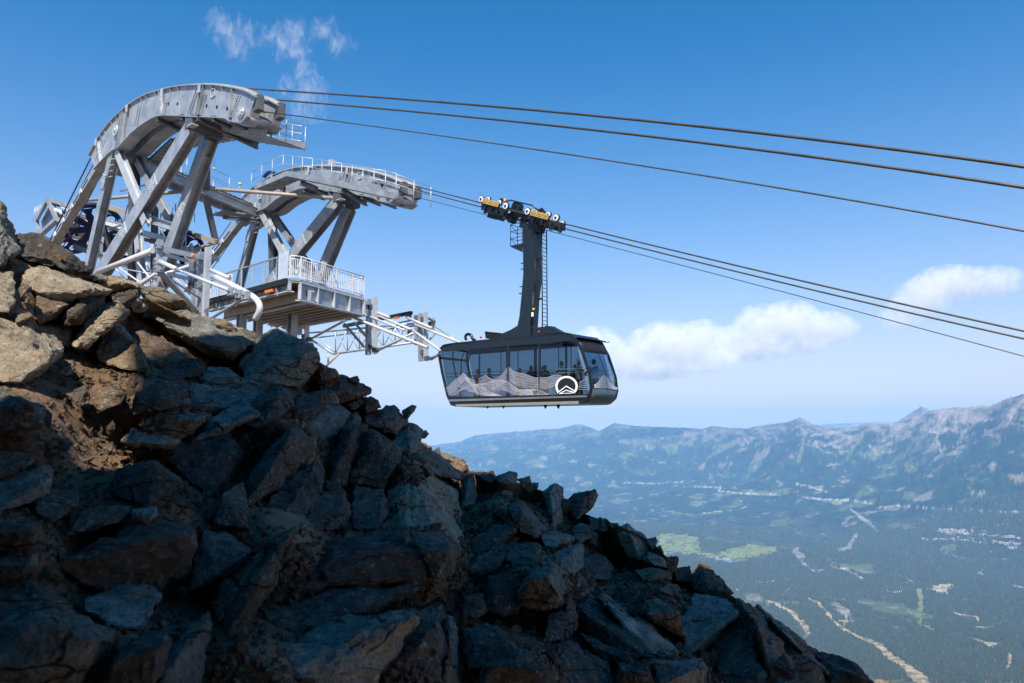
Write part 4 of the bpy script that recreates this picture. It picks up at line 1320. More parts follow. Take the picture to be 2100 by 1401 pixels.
def lane_tower(label, T, base_px):
    base = lane(*base_px) + T
    base.z = 6.0
    tw = empty("cableway_tower", base)
    tag(tw, label, "tower", "twin saddle towers of the summit station")
    girder(tw, T, V0, True)
    girder(tw, T, V0 - GAUGE, False)
    B = V0 - .22; C = V0 - GAUGE - .22
    m_ = lambda *a, **k: member(tw, T, *a, **k)
    m_("leg", (236, 312, B), (179, 566, B), .60, .46)
    m_("leg", (276, 325, C), (274, 600, C), .55, .46, mat='galv_dark')
    m_("leg", (395, 266, B), (203, 572, B), .88, .55)
    m_("leg", (431, 286, C), (322, 600, C), .84, .55)
    m_("brace", (243, 311, B), (302, 458, B), .50, .34, mat='galv_light')  # sunlit look of this brace put into a lighter steel tone
    m_("brace", (279, 323, C), (352, 456, C), .46, .34)
    m_("brace", (283, 470, C), (293, 600, C), .50, .34, mat='galv_light')
    m_("cross_beam", (294, 446, B), (362, 468, C), .34, .42, up=UP)
    m_("cross_beam", (240, 318, B - .28), (274, 327, C + .28), .34, .42, up=UP)
    for (x, y) in ((322, 243), (372, 240), (437, 243), (470, 246)):
        m_("cross_tie", (x, y, V0 + .1), (x + 70, y + 31, C - 1.0), .20, .28, mat='galv_dark', up=UP)
    # junction box under the crown
    b = BM()
    p = lane(399, 252, B) + T; q = lane(438, 272, C) + T
    bar(b, p, q, .62, .50, UP)
    bar(b, p + UP * .25, p - UP * .35, .75, .62, N)
    bar(b, q + UP * .25, q - UP * .35, .75, .62, N)
    obj("junction_box", b, M['galv_dark'], tw)
    b = BM(); p = lane(395, 258, V0 + .08) + T; bar(b, p - D * .25, p + D * .25, .34, .06, UP)
    obj("bearing_plate", b, M['galv_light'], tw)
    # cross tube between the two noses
    b = BM(); p = lane(510, 242, V0 - .05) + T; tube(b, [p, p - N * (GAUGE - .02)], .17, 16)
    obj("nose_tube", b, M['galv'], tw)
    # ladder rungs boxed against the rear leg top
    for k in range(4):
        b = BM(); p = lane(233 - k * 1.6, 326 + k * 12, V0 + .03) + T
        bar(b, p - D * .30, p + D * .05, .10, .04, UP)
        obj("gusset", b, M['galv_light'], tw)
    # lower boom that carries the guide box, with slots
    p0, p1 = lane(203, 347, B - .25) + T, lane(98, 520, B - .25) + T
    b = BM(); bar(b, p0, p1, .42, .50, N); bm_o = obj("boom", b, M['galv'], tw)
    for k in range(5):
        b = BM(); f0, f1 = .12 + k * .17, .23 + k * .17
        bar(b, p0.lerp(p1, f0) + N * .252, p0.lerp(p1, f1) + N * .252, .12, .008, N)
        obj("slot", b, M['dark'], bm_o)
        b = BM(); q = p0.lerp(p1, f1 + .03)
        a = (p1 - p0).normalized()
        bar(b, q - a * .16 + N * .27, q + a * .16 + N * .27, .34, .05, N)
        obj("splice_plate", b, M['galv_light'], bm_o)
    # blue rope catcher plate inside the arch
    b = BM()
    poly = [lane(x, y, C - .5) + T for x, y in ((262, 300), (290, 272), (300, 262), (309, 270), (296, 300), (274, 330), (262, 322))]
    prism(b, poly, -N * .25)
    bmesh.ops.recalc_face_normals(b, faces=b.faces)
    obj("rope_catcher", b, M['blue'], tw)
    return tw

T_FAR = -N * 10.8 - D * 2.4 + UP * (-.65)
near_tower = lane_tower("larger nearer steel tower, its arched rope saddle highest in the photo", Vector((0, 0, 0)), (240, 560, V0))
far_tower = lane_tower("smaller farther steel tower, railed walkway along its saddle, behind the white platform railing", T_FAR, (240, 560, V0))

def railing(parent, base, h, n_mid=1, every=1.3, r=.022, post_r=.024, name="railing", mat='galv_light'):
    """rails plus posts; base = polyline of foot points"""
    b = BM()
    for k in range(n_mid + 2):
        if k == 0: continue
        z = h * k / (n_mid + 1)
        for p, q in zip(base, base[1:]): tube(b, [p + UP * z, q + UP * z], r, 6)
    rl = obj(name, b, M[mat], parent)
    for i, (p, q) in enumerate(zip(base, base[1:])):
        m_ = max(1, round((q - p).length / every))
        for k in range(m_ + (1 if i == len(base) - 2 else 0)):
            s = p.lerp(q, k / m_)
            b = BM(); tube(b, [s - UP * .1, s + UP * h], post_r, 6)
            obj("post", b, M[mat], rl)
    return rl

def deck(parent, a, b_, c, d, n, name="walkway_deck", th=.05, mat='galv', slat=.6):
    """deck plate on a row of slats seen from below; a-b one long edge, d-c the other"""
    bm = BM()
    prism(bm, [a, b_, c, d], UP * .02)
    bmesh.ops.recalc_face_normals(bm, faces=bm.faces)
    dk = obj(name, bm, M[mat], parent)
    for k in range(n):
        f0, f1 = (k + .5 - slat / 2) / n, (k + .5 + slat / 2) / n
        q = BM()
        prism(q, [a.lerp(b_, f0) - UP * .004, a.lerp(b_, f1) - UP * .004, d.lerp(c, f1) - UP * .004, d.lerp(c, f0) - UP * .004], -UP * th)
        bmesh.ops.recalc_face_normals(q, faces=q.faces)
        obj("slat", q, M[mat], dk)
    return dk

# nose platform of the near tower
W_ = -N * 2.1
w0, w1 = lane(443, 276, 7.6) - W_, lane(625, 306, 7.6) - W_
e0, s0_ = w1, w0
PD = (w1 - w0).normalized()
dk = deck(near_tower, w0, w1, w1 + W_, w0 + W_, 30)
b = BM(); bar(b, w0 + UP * .16, w1 + UP * .16, .06, .26, UP); obj("edge_beam", b, M['galv'], near_tower)
b = BM(); bar(b, w0 + W_ + UP * .16, w1 + W_ + UP * .16, .06, .26, UP); obj("edge_beam", b, M['galv'], near_tower)
railing(near_tower, [e0 + W_ - PD * 3.6, e0 + W_, e0, ], 1.15, 2, 1.2)
railing(near_tower, [e0 - PD * 3.4, e0], 1.15, 2, 1.2)
b = BM()
for s_ in (0, .8):
    q = e0 - PD * 2.2 + W_ * .5 + PD * s_
    tube(b, [q, q + UP * .95], .045, 6)
tube(b, [e0 - PD * 2.2 + W_ * .5 + UP * .95, e0 - PD * 1.4 + W_ * .5 + UP * .95], .045, 6)
obj("rest_frame", b, M['galv_dark'], near_tower)
member(near_tower, Vector(), "cross_tie", (404, 241, V0 + .2), (529, 300, 7.4), .22, .32, mat='galv_dark', up=UP)

# stair walk that follows the underside of the near arch
P0, P1, P2 = lane(292, 340, 8.7), lane(352, 285, 8.7), lane(440, 268, 8.7)
for p, q, n_ in ((P0, P1, 9), (P1, P2, 9)):
    deck(near_tower, p, q, q - N * 1.3, p - N * 1.3, n_, name="stair_walk", th=.16, slat=.5)
railing(near_tower, [P0 - N * 1.3, P1 - N * 1.3, P2 - N * 1.3], 1.1, 1, 1.3)
member(near_tower, Vector(), "stringer", (292, 342, 8.75), (352, 287, 8.75), .08, .26, up=UP)

# bridge between the towers: two girders, deck, railing
bridge = empty("walkway_bridge", lane(400, 380, 5)); tag(bridge, "grey steel walkway bridge with thin railing joining the two towers", "footbridge")
g0, g1 = lane(288, 335, 9.3), lane(528, 437, -.1)
b = BM(); ibeam(b, g0, g1, .34, .62, .05, UP); obj("girder", b, M['galv'], bridge)
hD = -D * 2.2
b = BM(); ibeam(b, g0 + hD + UP * .35, g1 + hD + UP * .35, .30, .50, .05, UP); obj("girder", b, M['galv'], bridge)
deck(bridge, g0 + UP * .75 - D * .5, g1 + UP * .75 - D * .5, g1 + UP * .75 + hD, g0 + UP * .75 + hD, 26, mat='galv', slat=.35)
railing(bridge, [g0 + UP * .78 + hD, g1 + UP * .78 + hD], 1.15, 1, 1.5)
railing(bridge, [g0 + UP * .78 - D * .5, g1.lerp(g0, .25) + UP * .78 - D * .5], 1.15, 1, 1.7)
for q0, q1, w in (((424, 314, 9.4), (425, 385, 4.4), .34), ((421, 403, 4.3), (443, 497, 3.2), .32), ((443, 388, 4.2), (688, 407, -.1), .24), ((176, 411, 8.5), (374, 393, 5.5), .24), ((202, 418, 8.5), (446, 497, 3.6), .30), ((384, 516, 4.6), (446, 496, 3.6), .24)):
    member(bridge, Vector(), "strut", q0, q1, w, w, kind='tube' if w < .3 else 'box', mat='galv_dark' if w > .31 else 'deck_under', up=N)
b = BM(); q = lane(439, 345, 5.5); tube(b, [q, q + UP * 1.2], .012, 6); obj("lamp_cable", b, M['galv_dark'], bridge)
b = BM(); tube(b, [q - UP * .1, q + UP * .02], .07, 10); obj("lamp", b, M['yellow'], bridge)
b = BM(); q = lane(492, 380, 1.5); tube(b, [q - UP * .3, q], .03, 8); tube(b, [q, q + UP * .18], .10, 10); obj("lamp", b, M['yellow'], bridge)

# small service basket under the bridge's far end
sb = empty("service_basket", lane(480, 440, 1.5)); tag(sb, "open service basket hung below the bridge beside the far tower", "platform")
a_, b2 = lane(455, 422, 2.2), lane(522, 450, .2)
a_.z = b2.z = (a_.z + b2.z) / 2
deck(sb, a_, b2, b2 - D * 1.6, a_ - D * 1.6, 12)
railing(sb, [a_ - D * 1.6, a_, b2], .9, 1, 1.0)
b = BM(); ibeam(b, a_ - UP * .5 + D * .2, b2 - UP * .5 + D * .2, .2, .24, .04, UP); obj("beam", b, M['galv_dark'], sb)

# railed walkway along the far saddle
far_w = far_tower
path = [lane(x, y, 1.9) for x, y in ((524, 384), (589, 356), (700, 378), (812, 402))]
wv = -N * 1.0
for i, (p, q) in enumerate(zip(path, path[1:])):
    n_ = (10, 18, 18)[i]
    deck(far_w, p - UP * .12, q - UP * .12, q + wv - UP * .12, p + wv - UP * .12, n_, name="walkway_deck")
    b = BM(); bar(b, p + N * .02, q + N * .02, .05, .34, UP)
    eb = obj("edge_beam", b, M['galv'], far_w)
rp = [lane(x, y, 1.88) for x, y in ((515, 388), (536, 372), (580, 353), (640, 362), (700, 374), (790, 392), (812, 398))]
railing(far_w, rp, 1.15, 1, 1.1, r=.02, post_r=.022)
railing(far_w, [rp[-1], rp[-1] + wv * 2.6], 1.1, 1, 1.2)
for q0, q1 in (((560, 376, 1.6), (600, 397, -1.2)), ((616, 374, 2.1), (672, 397, -1.4)), ((700, 390, 2.1), (752, 418, -1.4))):
    member(far_w, Vector(), "cross_tie", q0, q1, .22, .30, mat='galv_dark', up=UP)
b = BM(); q = lane(681, 336, -.5); bar(b, q - UP * .20, q + UP * .22, .42, .36, D)
lb = obj("beacon_box", b, M['galv_light'], far_w)
b = BM(); tube(b, [q - UP * .9, q - UP * .2], .04, 8); tube(b, [q + UP * .22, q + UP * .38], .02, 6); obj("stem", b, M['galv_dark'], lb)
b = BM(); q = lane(783, 380, 1.92); bar(b, q - UP * .12, q + UP * .1, .14, .05, D); obj("sign_plate", b, M['blue'], far_w)
# the far tower's blue catcher that shows above its walkway
b = BM(); c = lane(549, 366, -.6)
strip(b, [c + D * .9 * math.cos(a) + UP * .55 * math.sin(a) for a in np.linspace(.3, 2.6, 12)], [c + D * .7 * math.cos(a) + UP * .38 * math.sin(a) for a in np.linspace(.3, 2.6, 12)], -N * .2)
obj("wheel_rim", b, M['blue'], far_w)

# ------------------------------------------------------------------ sheave machine behind the towers
mach = empty("sheave_frame", lane(240, 500, 7.5)); tag(mach, "steel machine frame with big blue rope wheels behind the near tower's legs", "machine")
AX = Vector((-.38, .62, .68)).normalized()
def wheel(c, r, parent):
    s = AX.cross(D).normalized(); u = s.cross(AX).normalized()
    pt = lambda rr, a, h=0: c + s * (rr * math.cos(a)) + u * (rr * math.sin(a)) + AX * h
    b = BM()
    n = 64
    rings = []
    for rr, h in ((r * .84, -.07), (r, -.16), (r * .965, -.08), (r * .93, 0), (r * .965, .08), (r, .16), (r * .84, .07)):
        rings.append([b.verts.new(pt(rr, 2 * math.pi * k / n, h)) for k in range(n)])
    for i in range(len(rings)):
        A_, B_ = rings[i], rings[(i + 1) % len(rings)]
        for k in range(n): b.faces.new((A_[k], A_[(k + 1) % n], B_[(k + 1) % n], B_[k]))
    bmesh.ops.recalc_face_normals(b, faces=b.faces)
    w = obj("wheel", b, M['blue'], parent)
    # web of broad spokes, leaving eight oval windows
    for k in range(8):
        a = k * math.pi / 4
        q = BM()
        outl = [pt(r * .26, a - .38), pt(r * .45, a - .30), pt(r * .60, a - .17), pt(r * .76, a - .22), pt(r * .845, a - .36), pt(r * .845, a + .36), pt(r * .76, a + .22), pt(r * .60, a + .17), pt(r * .45, a + .30), pt(r * .26, a + .38)]
        prism(q, [p - AX * .03 for p in outl], AX * .06)
        bmesh.ops.recalc_face_normals(q, faces=q.faces)
        obj("spoke", q, M['blue'], w)
    q = BM(); disc(q, c, AX, r * .28, .26, 24); disc(q, c, AX, r * .14, .46, 16); obj("hub", q, M['blue'], w)
    return w
wheel(lane(192, 468, 8.2), 1.9, mach)
wheel(lane(150, 492, 7.2), 1.15, mach)
wheel(lane(368, 514, 5.0), 1.6, mach)
wheel(lane(250, 500, 7.0), 1.1, mach)
for q0, q1, w, h, mt in (((112, 432, 9.2), (450, 532, 4.0), .24, .36, 'galv_light'), ((118, 480, 8.0), (420, 560, 4.0), .24, .36, 'galv'), ((150, 505, 9.4), (300, 560, 7.4), .22, .30, 'galv_dark'),
                         ((148, 428, 9.0), (172, 500, 7.4), .22, .26, 'deck_under'), ((204, 430, 9.0), (236, 552, 7.4), .24, .24, 'galv_dark'), ((318, 400, 7.0), (315, 600, 7.0), .34, .30, 'galv_dark'),
                         ((345, 452, 6.0), (343, 590, 6.0), .2, .2, 'galv'), ((392, 500, 5), (395, 600, 5), .16, .16, 'galv'), ((208, 500, 8), (207, 590, 8), .14, .14, 'galv'),
                         ((256, 520, 8), (400, 560, 5), .14, .22, 'galv_light'), ((214, 455, 9.6), (352, 494, 6.6), .14, .34, 'galv_light')):
    member(mach, Vector(), "beam", q0, q1, w, h, mat=mt, up=UP)
for k, (x, y) in enumerate(((168, 444), (232, 470), (300, 492), (338, 500))):
    b = BM(); p = lane(x, y, 7.8); bar(b, p - N * .9, p + N * .9, .16, .2, UP); obj("cross_beam", b, M['galv_dark'], mach)
# box frame at the outer end
f = {k: lane(*v) for k, v in dict(a=(98, 409, 9.8), b=(75, 452, 9.0), c=(80, 482, 9.0), d=(116, 449, 9.8), e=(145, 423, 9.4), g=(150, 462, 9.4), h=(120, 500, 8.6)).items()}
for p, q, w in (('a', 'b', .30), ('b', 'c', .26), ('c', 'd', .26), ('d', 'a', .30), ('a', 'e', .26), ('d', 'g', .26), ('c', 'h', .22), ('h', 'g', .2)):
    b = BM(); bar(b, f[p], f[q], w, .2, N); obj("end_frame", b, M['galv'], mach)
for i in range(3):
    for j in range(2):
        b = BM()
        u0 = f['a'].lerp(f['e'], .08 + j * .46); u1 = f['a'].lerp(f['e'], .46 + j * .46)
        l0 = f['d'].lerp(f['g'], .08 + j * .46); l1 = f['d'].lerp(f['g'], .46 + j * .46)
        t0_, t1_ = .08 + i * .30, .25 + i * .30
        prism(b, [u0.lerp(l0, t0_), u1.lerp(l1, t0_), u1.lerp(l1, t1_), u0.lerp(l0, t1_)], -N * .05)
        bmesh.ops.recalc_face_normals(b, faces=b.faces)
        obj("panel", b, M['white'] if (i + j) % 2 else M['dark'], mach)
b = BM(); prism(b, [f['a'] - N * .3, f['b'] - N * .3, f['c'] - N * .3, f['d'] - N * .3], -N * .04); bmesh.ops.recalc_face_normals(b, faces=b.faces); obj("back_plate", b, M['anthracite'], mach)
railing(mach, [lane(69, 452, 8.6), lane(82, 445, 8.9), lane(104, 440, 8.0)], 1.1, 1, .6, r=.016, post_r=.02)
b = BM(); q = lane(247, 457, 8.8); bar(b, q - UP * .22, q + UP * .22, .36, .12, N); obj("notice_plate", b, M['white'], mach)
g = random.Random(2)
for k in range(9):      # loose hoses and rods among the machinery
    x = g.uniform(230, 400); y = g.uniform(395, 440) if k < 4 else g.uniform(470, 530)
    b = BM(); p = lane(x, y, 6.5); q = p + D * g.uniform(-.8, .8) + UP * g.uniform(-.9, -.2); mdl = p.lerp(q, .5) - UP * g.uniform(.1, .4)
    tube(b, [p, p.lerp(mdl, .5) - UP * .05, mdl, q.lerp(mdl, .5) - UP * .03, q], .022, 6); obj("hose", b, M['galv_dark'], mach)
for x0 in (196, 240, 300, 330, 352):
    member(mach, Vector(), "ladder_rail", (x0 + 30, 418, 6.8), (x0 + 28, 560, 6.8), .06, .06, mat='galv')

# ------------------------------------------------------------------ boarding platform
plat = empty("boarding_platform", level(560, 600, 7.0)); tag(plat, "raised boarding platform with white railing and glass screens between the towers", "platform")
ZP = 7.2
A = level(425, 616, ZP); B = level(594, 571, ZP); C = level(616, 573, ZP); E = level(746, 609, ZP)
Ed = (A - B)
G = E + Ed * .95
bm = BM(); prism(bm, [A, B, C, E, G], -UP * .10); bmesh.ops.recalc_face_normals(bm, faces=bm.faces)
obj("deck", bm, M['galv'], plat)
def fascia(p, q, depth, n, inset, mt='galv'):
    dr = (q - p).normalized(); nrm = Vector((dr.y, -dr.x, 0))
    if nrm.y > 0: nrm = -nrm
    o_ = -nrm * inset
    for z_, hh, ww in ((-.16, .08, .34), (-depth, .06, .34)):
        b = BM(); bar(b, p + o_ + UP * z_, q + o_ + UP * z_, ww, hh, UP); obj("flange", b, M['galv_light'], plat)
    b = BM(); bar(b, p + o_ - UP * (depth / 2 + .08), q + o_ - UP * (depth / 2 + .08), .04, depth - .24, UP); wb = obj("edge_girder", b, M[mt], plat)
    for k in range(n + 1):
        s = p.lerp(q, k / n) + o_ + nrm * .10
        b = BM(); bar(b, s - UP * .21, s - UP * (depth - .04), .18, .04, dr); obj("web_plate", b, M['galv_light'], wb)
fascia(C, E, 1.02, 4, .1)
fascia(B, A, .62, 5, .1)
fascia(B - UP * .3 - D * 0, A - UP * .3, .70, 1, 1.2, 'deck_under')
fascia(E, G, 1.0, 3, .1)
# joists and plates below
for k in range(9):
    p = C.lerp(E, (k + .5) / 9) - UP * .75; b = BM()
    ibeam(b, p - D * .3, p + Ed * .93, .20, .46, .04, UP); obj("joist", b, M['deck_under'], plat)
for k in range(5):
    p = B.lerp(A, (k + .6) / 5) - UP * .42; b = BM()
    bar(b, p, p + (E - C) * .98, .12, .18, UP); obj("joist", b, M['deck_under'], plat)
bm = BM(); prism(bm, [A - UP * .14, B - UP * .14, C - UP * .14, E - UP * .14, G - UP * .14], -UP * .04); bmesh.ops.recalc_face_normals(bm, faces=bm.faces)
obj("soffit", bm, M['deck_under'], plat)
b = BM(); p = B + N * .16 - UP * .16; bar(b, p, A + N * .16 - UP * .16, .14, .28, UP); obj("rubber_strip", b, M['black'], plat)
b = BM(); q = B.lerp(A, .18) + N * .14 - UP * .44; bar(b, q - D * .35, q + D * .35, .16, .14, UP); obj("buffer", b, M['orange'], plat)
for k in range(4):
    q = B.lerp(A, .12 + k * .24) + N * .06 - UP * .45; b = BM()
    prism(b, [q - UP * -.1, q + N * .12 - UP * -.1, q - UP * .3], D * .12); bmesh.ops.recalc_face_normals(b, faces=b.faces); obj("corbel", b, M['galv'], plat)
# columns reaching the ground behind the crest
for p in (C.lerp(E, .5) + Ed * .3, A.lerp(G, .5) - Ed * .3, B.lerp(A, .6) - N * 1.0):
    b = BM(); ibeam(b, p - UP * .8 - D * 1.2, p - UP * 5.5 - D * 1.2, .4, .4, .04, D); obj("column", b, M['galv'], plat)
# white baluster railing
def balusters(p, q, n, posts):
    b = BM(); hh = 1.12
    tube(b, [p + UP * hh, q + UP * hh], .035, 8); tube(b, [p + UP * (hh - .14), q + UP * (hh - .14)], .02, 6); tube(b, [p + UP * .10, q + UP * .10], .022, 6)
    rl = obj("railing", b, M['white'], plat)
    for k in range(n + 1):
        s = p.lerp(q, k / n); b = BM()
        big = k in posts
        bar(b, s + UP * (0 if big else .11), s + UP * (hh if big else hh - .14), .06 if big else .028, .06 if big else .028, D)
        obj("post" if big else "baluster", b, M['white'], rl)
balusters(C, E, 34, (0, 5, 18, 27, 34))
balusters(B, C, 6, (0,))
balusters(E, E + Ed * .3, 10, (10,))
balusters(E + Ed * .3, E + Ed * .3 + (C - E) * .5, 14, (14,))
# glass screens on the rope side
s0 = B + Ed * .16 - N * .12; s1 = A - N * .12
bays = 6
sg = None
for k in range(bays):
    p, q = s0.lerp(s1, k / bays), s0.lerp(s1, (k + 1) / bays)
    b = BM(); bar(b, p.lerp(q, .03) + UP * .66, q.lerp(p, .03) + UP * .66, .014, 1.16, UP); obj("glass_panel", b, M['clear'], plat)
    b = BM(); bar(b, p + UP * .0, p + UP * 1.30, .07, .05, D); obj("screen_post", b, M['galv_light'], plat)
b = BM(); bar(b, s0 + UP * 1.29, s1 + UP * 1.29, .07, .06, UP); bar(b, s0 + UP * .05, s1 + UP * .05, .05, .05, UP); obj("screen_rail", b, M['galv'], plat)
b = BM(); p = B + Ed * .145 - N * .12; bar(b, p, p + UP * 1.42, .12, .10, D); obj("gate_post", b, M['anthracite'], plat)
b = BM(); bar(b, B + Ed * .02 + UP * .72, B + Ed * .125 + UP * .72, .03, 1.36, UP); obj("perforated_panel", b, M['mesh'], plat)
balusters(A + (B - A) * .02 + D * 0 - N * .1, A + (B - A) * .30 - N * .1, 12, (0, 12))

# ------------------------------------------------------------------ docking guides
def guide(name, label, base, rows):
    e = empty(name, base); tag(e, label, "guide frame", "docking guide frames")
    for r_ in rows:
        nm, q0, q1, w, kind, mt = r_
        member(e, Vector(), nm, q0, q1, w, w, kind=kind, mat=mt, up=N if kind != 'tube' else UP)
    return e
gn = guide("docking_guide", "white pipe docking guide nearest the crest, ending in a bent pipe", lane(370, 560, 10), [
    ("post", (328, 492, 11.8), (326, 566, 11.8), .24, 'box', 'galv'), ("post", (412, 517, 8.9), (406, 650, 8.9), .24, 'box', 'galv'), ("post", (427, 508, 8.9), (420, 655, 8.9), .26, 'box', 'galv_light'), ("post", (398, 522, 8.0), (396, 640, 8.0), .2, 'box', 'galv'),
    ("beam", (311, 505, 11.9), (416, 529, 8.9), .24, 'box', 'galv_light'), ("beam", (334, 521, 11.6), (402, 540, 9.0), .16, 'box', 'galv'), ("beam", (330, 560, 11.8), (405, 640, 9.0), .24, 'box', 'galv'), ("beam", (345, 562, 11), (400, 575, 9), .2, 'box', 'galv'),
    ("pipe", (200, 558, 12.6), (313, 514, 11.9), .28, 'tube', 'pipe'), ("pipe", (280, 582, 11.0), (398, 542, 8.8), .20, 'tube', 'pipe'), ("pipe", (262, 603, 11.0), (322, 560, 11.9), .20, 'tube', 'pipe'),
    ("guide_pipe", (326, 536, 12.0), (362, 552, 12.0), .22, 'tube', 'pipe'), ("guide_rod", (362, 552, 12.0), (376, 558.5, 12.0), .11, 'tube', 'galv'), ("guide_pipe", (376, 558, 12.0), (484, 601, 12.0), .15, 'tube', 'pipe'),
    ("pipe", (432, 554, 8.9), (471, 571, 8.9), .22, 'tube', 'pipe'), ("pipe", (430, 655, 9.4), (500, 612, 11.6), .14, 'tube', 'galv'), ("pipe", (410, 612, 8.9), (330, 560, 11.6), .10, 'tube', 'galv'),
    ("rod", (245, 550, 11.5), (314, 598, 10.5), .09, 'tube', 'pipe'), ("rod", (282, 538, 11.0), (337, 609, 10), .09, 'tube', 'pipe'), ("rod", (240, 549, 11.5), (330, 566, 10), .08, 'tube', 'galv'),
    ("rod", (322, 562, 11), (345, 605, 10), .09, 'tube', 'pipe'), ("rod", (300, 541, 11), (320, 575, 10), .09, 'tube', 'pipe'), ("rod", (350, 560, 10), (390, 605, 9), .09, 'tube', 'pipe'), ("rod", (235, 548, 11), (256, 572, 10.5), .07, 'tube', 'galv'),
    ("rod", (274, 550, 9), (330, 562, 9), .08, 'tube', 'galv'), ("rod", (350, 566, 8), (374, 612, 8), .08, 'tube', 'galv'), ("rod", (375, 572, 10), (400, 600, 9), .07, 'tube', 'pipe'),
])
bend = [(441, 568), (470, 582), (495, 595), (513, 605), (524, 613), (531, 622), (533, 632), (530, 643), (523, 655)]
b = BM(); tube(b, [lane(x, y, 11.9) for x, y in smooth_curve(bend, 26)], .125, 14); gp = obj("bent_guide_pipe", b, M['pipe'], gn)
b = BM(); p, q = lane(523, 655, 11.9), lane(522.6, 656.2, 11.9); tube(b, [p, q], .11, 14); obj("pipe_end", b, M['dark'], gp)
for x, y, v in ((328, 504, 11.9), (326, 536, 12), (326, 552, 12), (414, 528, 8.9), (410, 585, 8.9), (409, 640, 8.9), (495, 604, 12), (508, 607, 12), (478, 599, 12)):
    b = BM(); c = lane(x, y, v); bar(b, c - UP * .16 + N * .02, c + UP * .16 + N * .02, .34, .30, N); bar(b, c - D * .24, c + D * .24, .10, .10, UP); obj("clamp", b, M['galv'], gn)
    b = BM(); disc(b, c + N * .2, N, .05, .10, 8); obj("bolt", b, M['galv_dark'], gn)

gf = guide("docking_guide", "long straight white pipe docking guide in front of the platform, reaching toward the cabin", lane(700, 640, 1.5), [
    ("post", (631, 571, 2.0), (629, 696, 2.0), .22, 'box', 'galv_light'), ("post", (615, 617, 1.8), (614, 687, 1.8), .24, 'box', 'galv'), ("post", (668, 588, 1.2), (667, 634, 1.2), .22, 'box', 'galv_light'), ("post", (716, 602, .6), (716, 655, .6), .22, 'box', 'galv'),
    ("post", (756, 614, 1.2), (755, 728, 1.2), .24, 'box', 'galv'), ("post", (770, 610, 1.2), (768, 726, 1.2), .22, 'box', 'galv_light'),
    ("beam", (634, 582, 2.0), (671, 596, 1.3), .22, 'box', 'galv'), ("beam", (716, 606, .7), (758, 620, 1.2), .20, 'box', 'galv'), ("beam", (634, 660, 2), (666, 638, 1.2), .18, 'box', 'galv'),
    ("guide_pipe", (598, 600, 2.2), (877, 713, 2.2), .16, 'tube', 'pipe'), ("guide_pipe", (596, 593, 2.2), (639, 611.5, 2.2), .18, 'tube', 'pipe'),
    ("guide_pipe", (713, 630, 1.3), (752, 647, 1.3), .17, 'tube', 'pipe'), ("guide_pipe", (752, 647, 1.3), (831, 678, 1.3), .11, 'tube', 'pipe'), ("guide_pipe", (777, 648, 1.1), (849, 679, 1.1), .13, 'tube', 'pipe'), ("guide_pipe", (849, 679, 1.1), (904, 720, 1.1), .13, 'tube', 'pipe'),
    ("guide_pipe", (773, 641, 1.1), (799, 651, 1.1), .15, 'tube', 'pipe'),
    ("pipe", (640, 694, 2.0), (712, 655, 1.2), .14, 'tube', 'galv_light'), ("pipe", (672, 618, 1.2), (712, 652, 1.2), .13, 'tube', 'galv'), ("pipe", (706, 664, 1.2), (747, 712, .6), .16, 'tube', 'galv'), ("pipe", (726, 660, 1.2), (757, 698, 1.2), .14, 'tube', 'galv'),
    ("pipe", (777, 718, 1.2), (848, 683, 1.2), .13, 'tube', 'galv_light'), ("pipe", (596, 690, 2), (560, 628, 3.0), .13, 'tube', 'pipe'), ("pipe", (882, 735, .9), (903, 725, .9), .10, 'tube', 'galv'),
])
for x, y, v in ((622, 588, 2), (622, 610, 2), (625, 690, 2), (634, 696, 2), (671, 620, 1.2), (760, 630, 1.2), (762, 710, 1.2), (770, 718, 1.2), (714, 652, 1.2), (712, 630, 1.2), (843, 681, 1.1)):
    b = BM(); c = lane(x, y, v); bar(b, c - UP * .13, c + UP * .13, .30, .26, N); bar(b, c - D * .22, c + D * .2, .09, .09, UP); obj("clamp", b, M['galv_dark'], gf)
    b = BM(); disc(b, c + N * .17, N, .045, .08, 8); obj("bolt", b, M['dark'], gf)

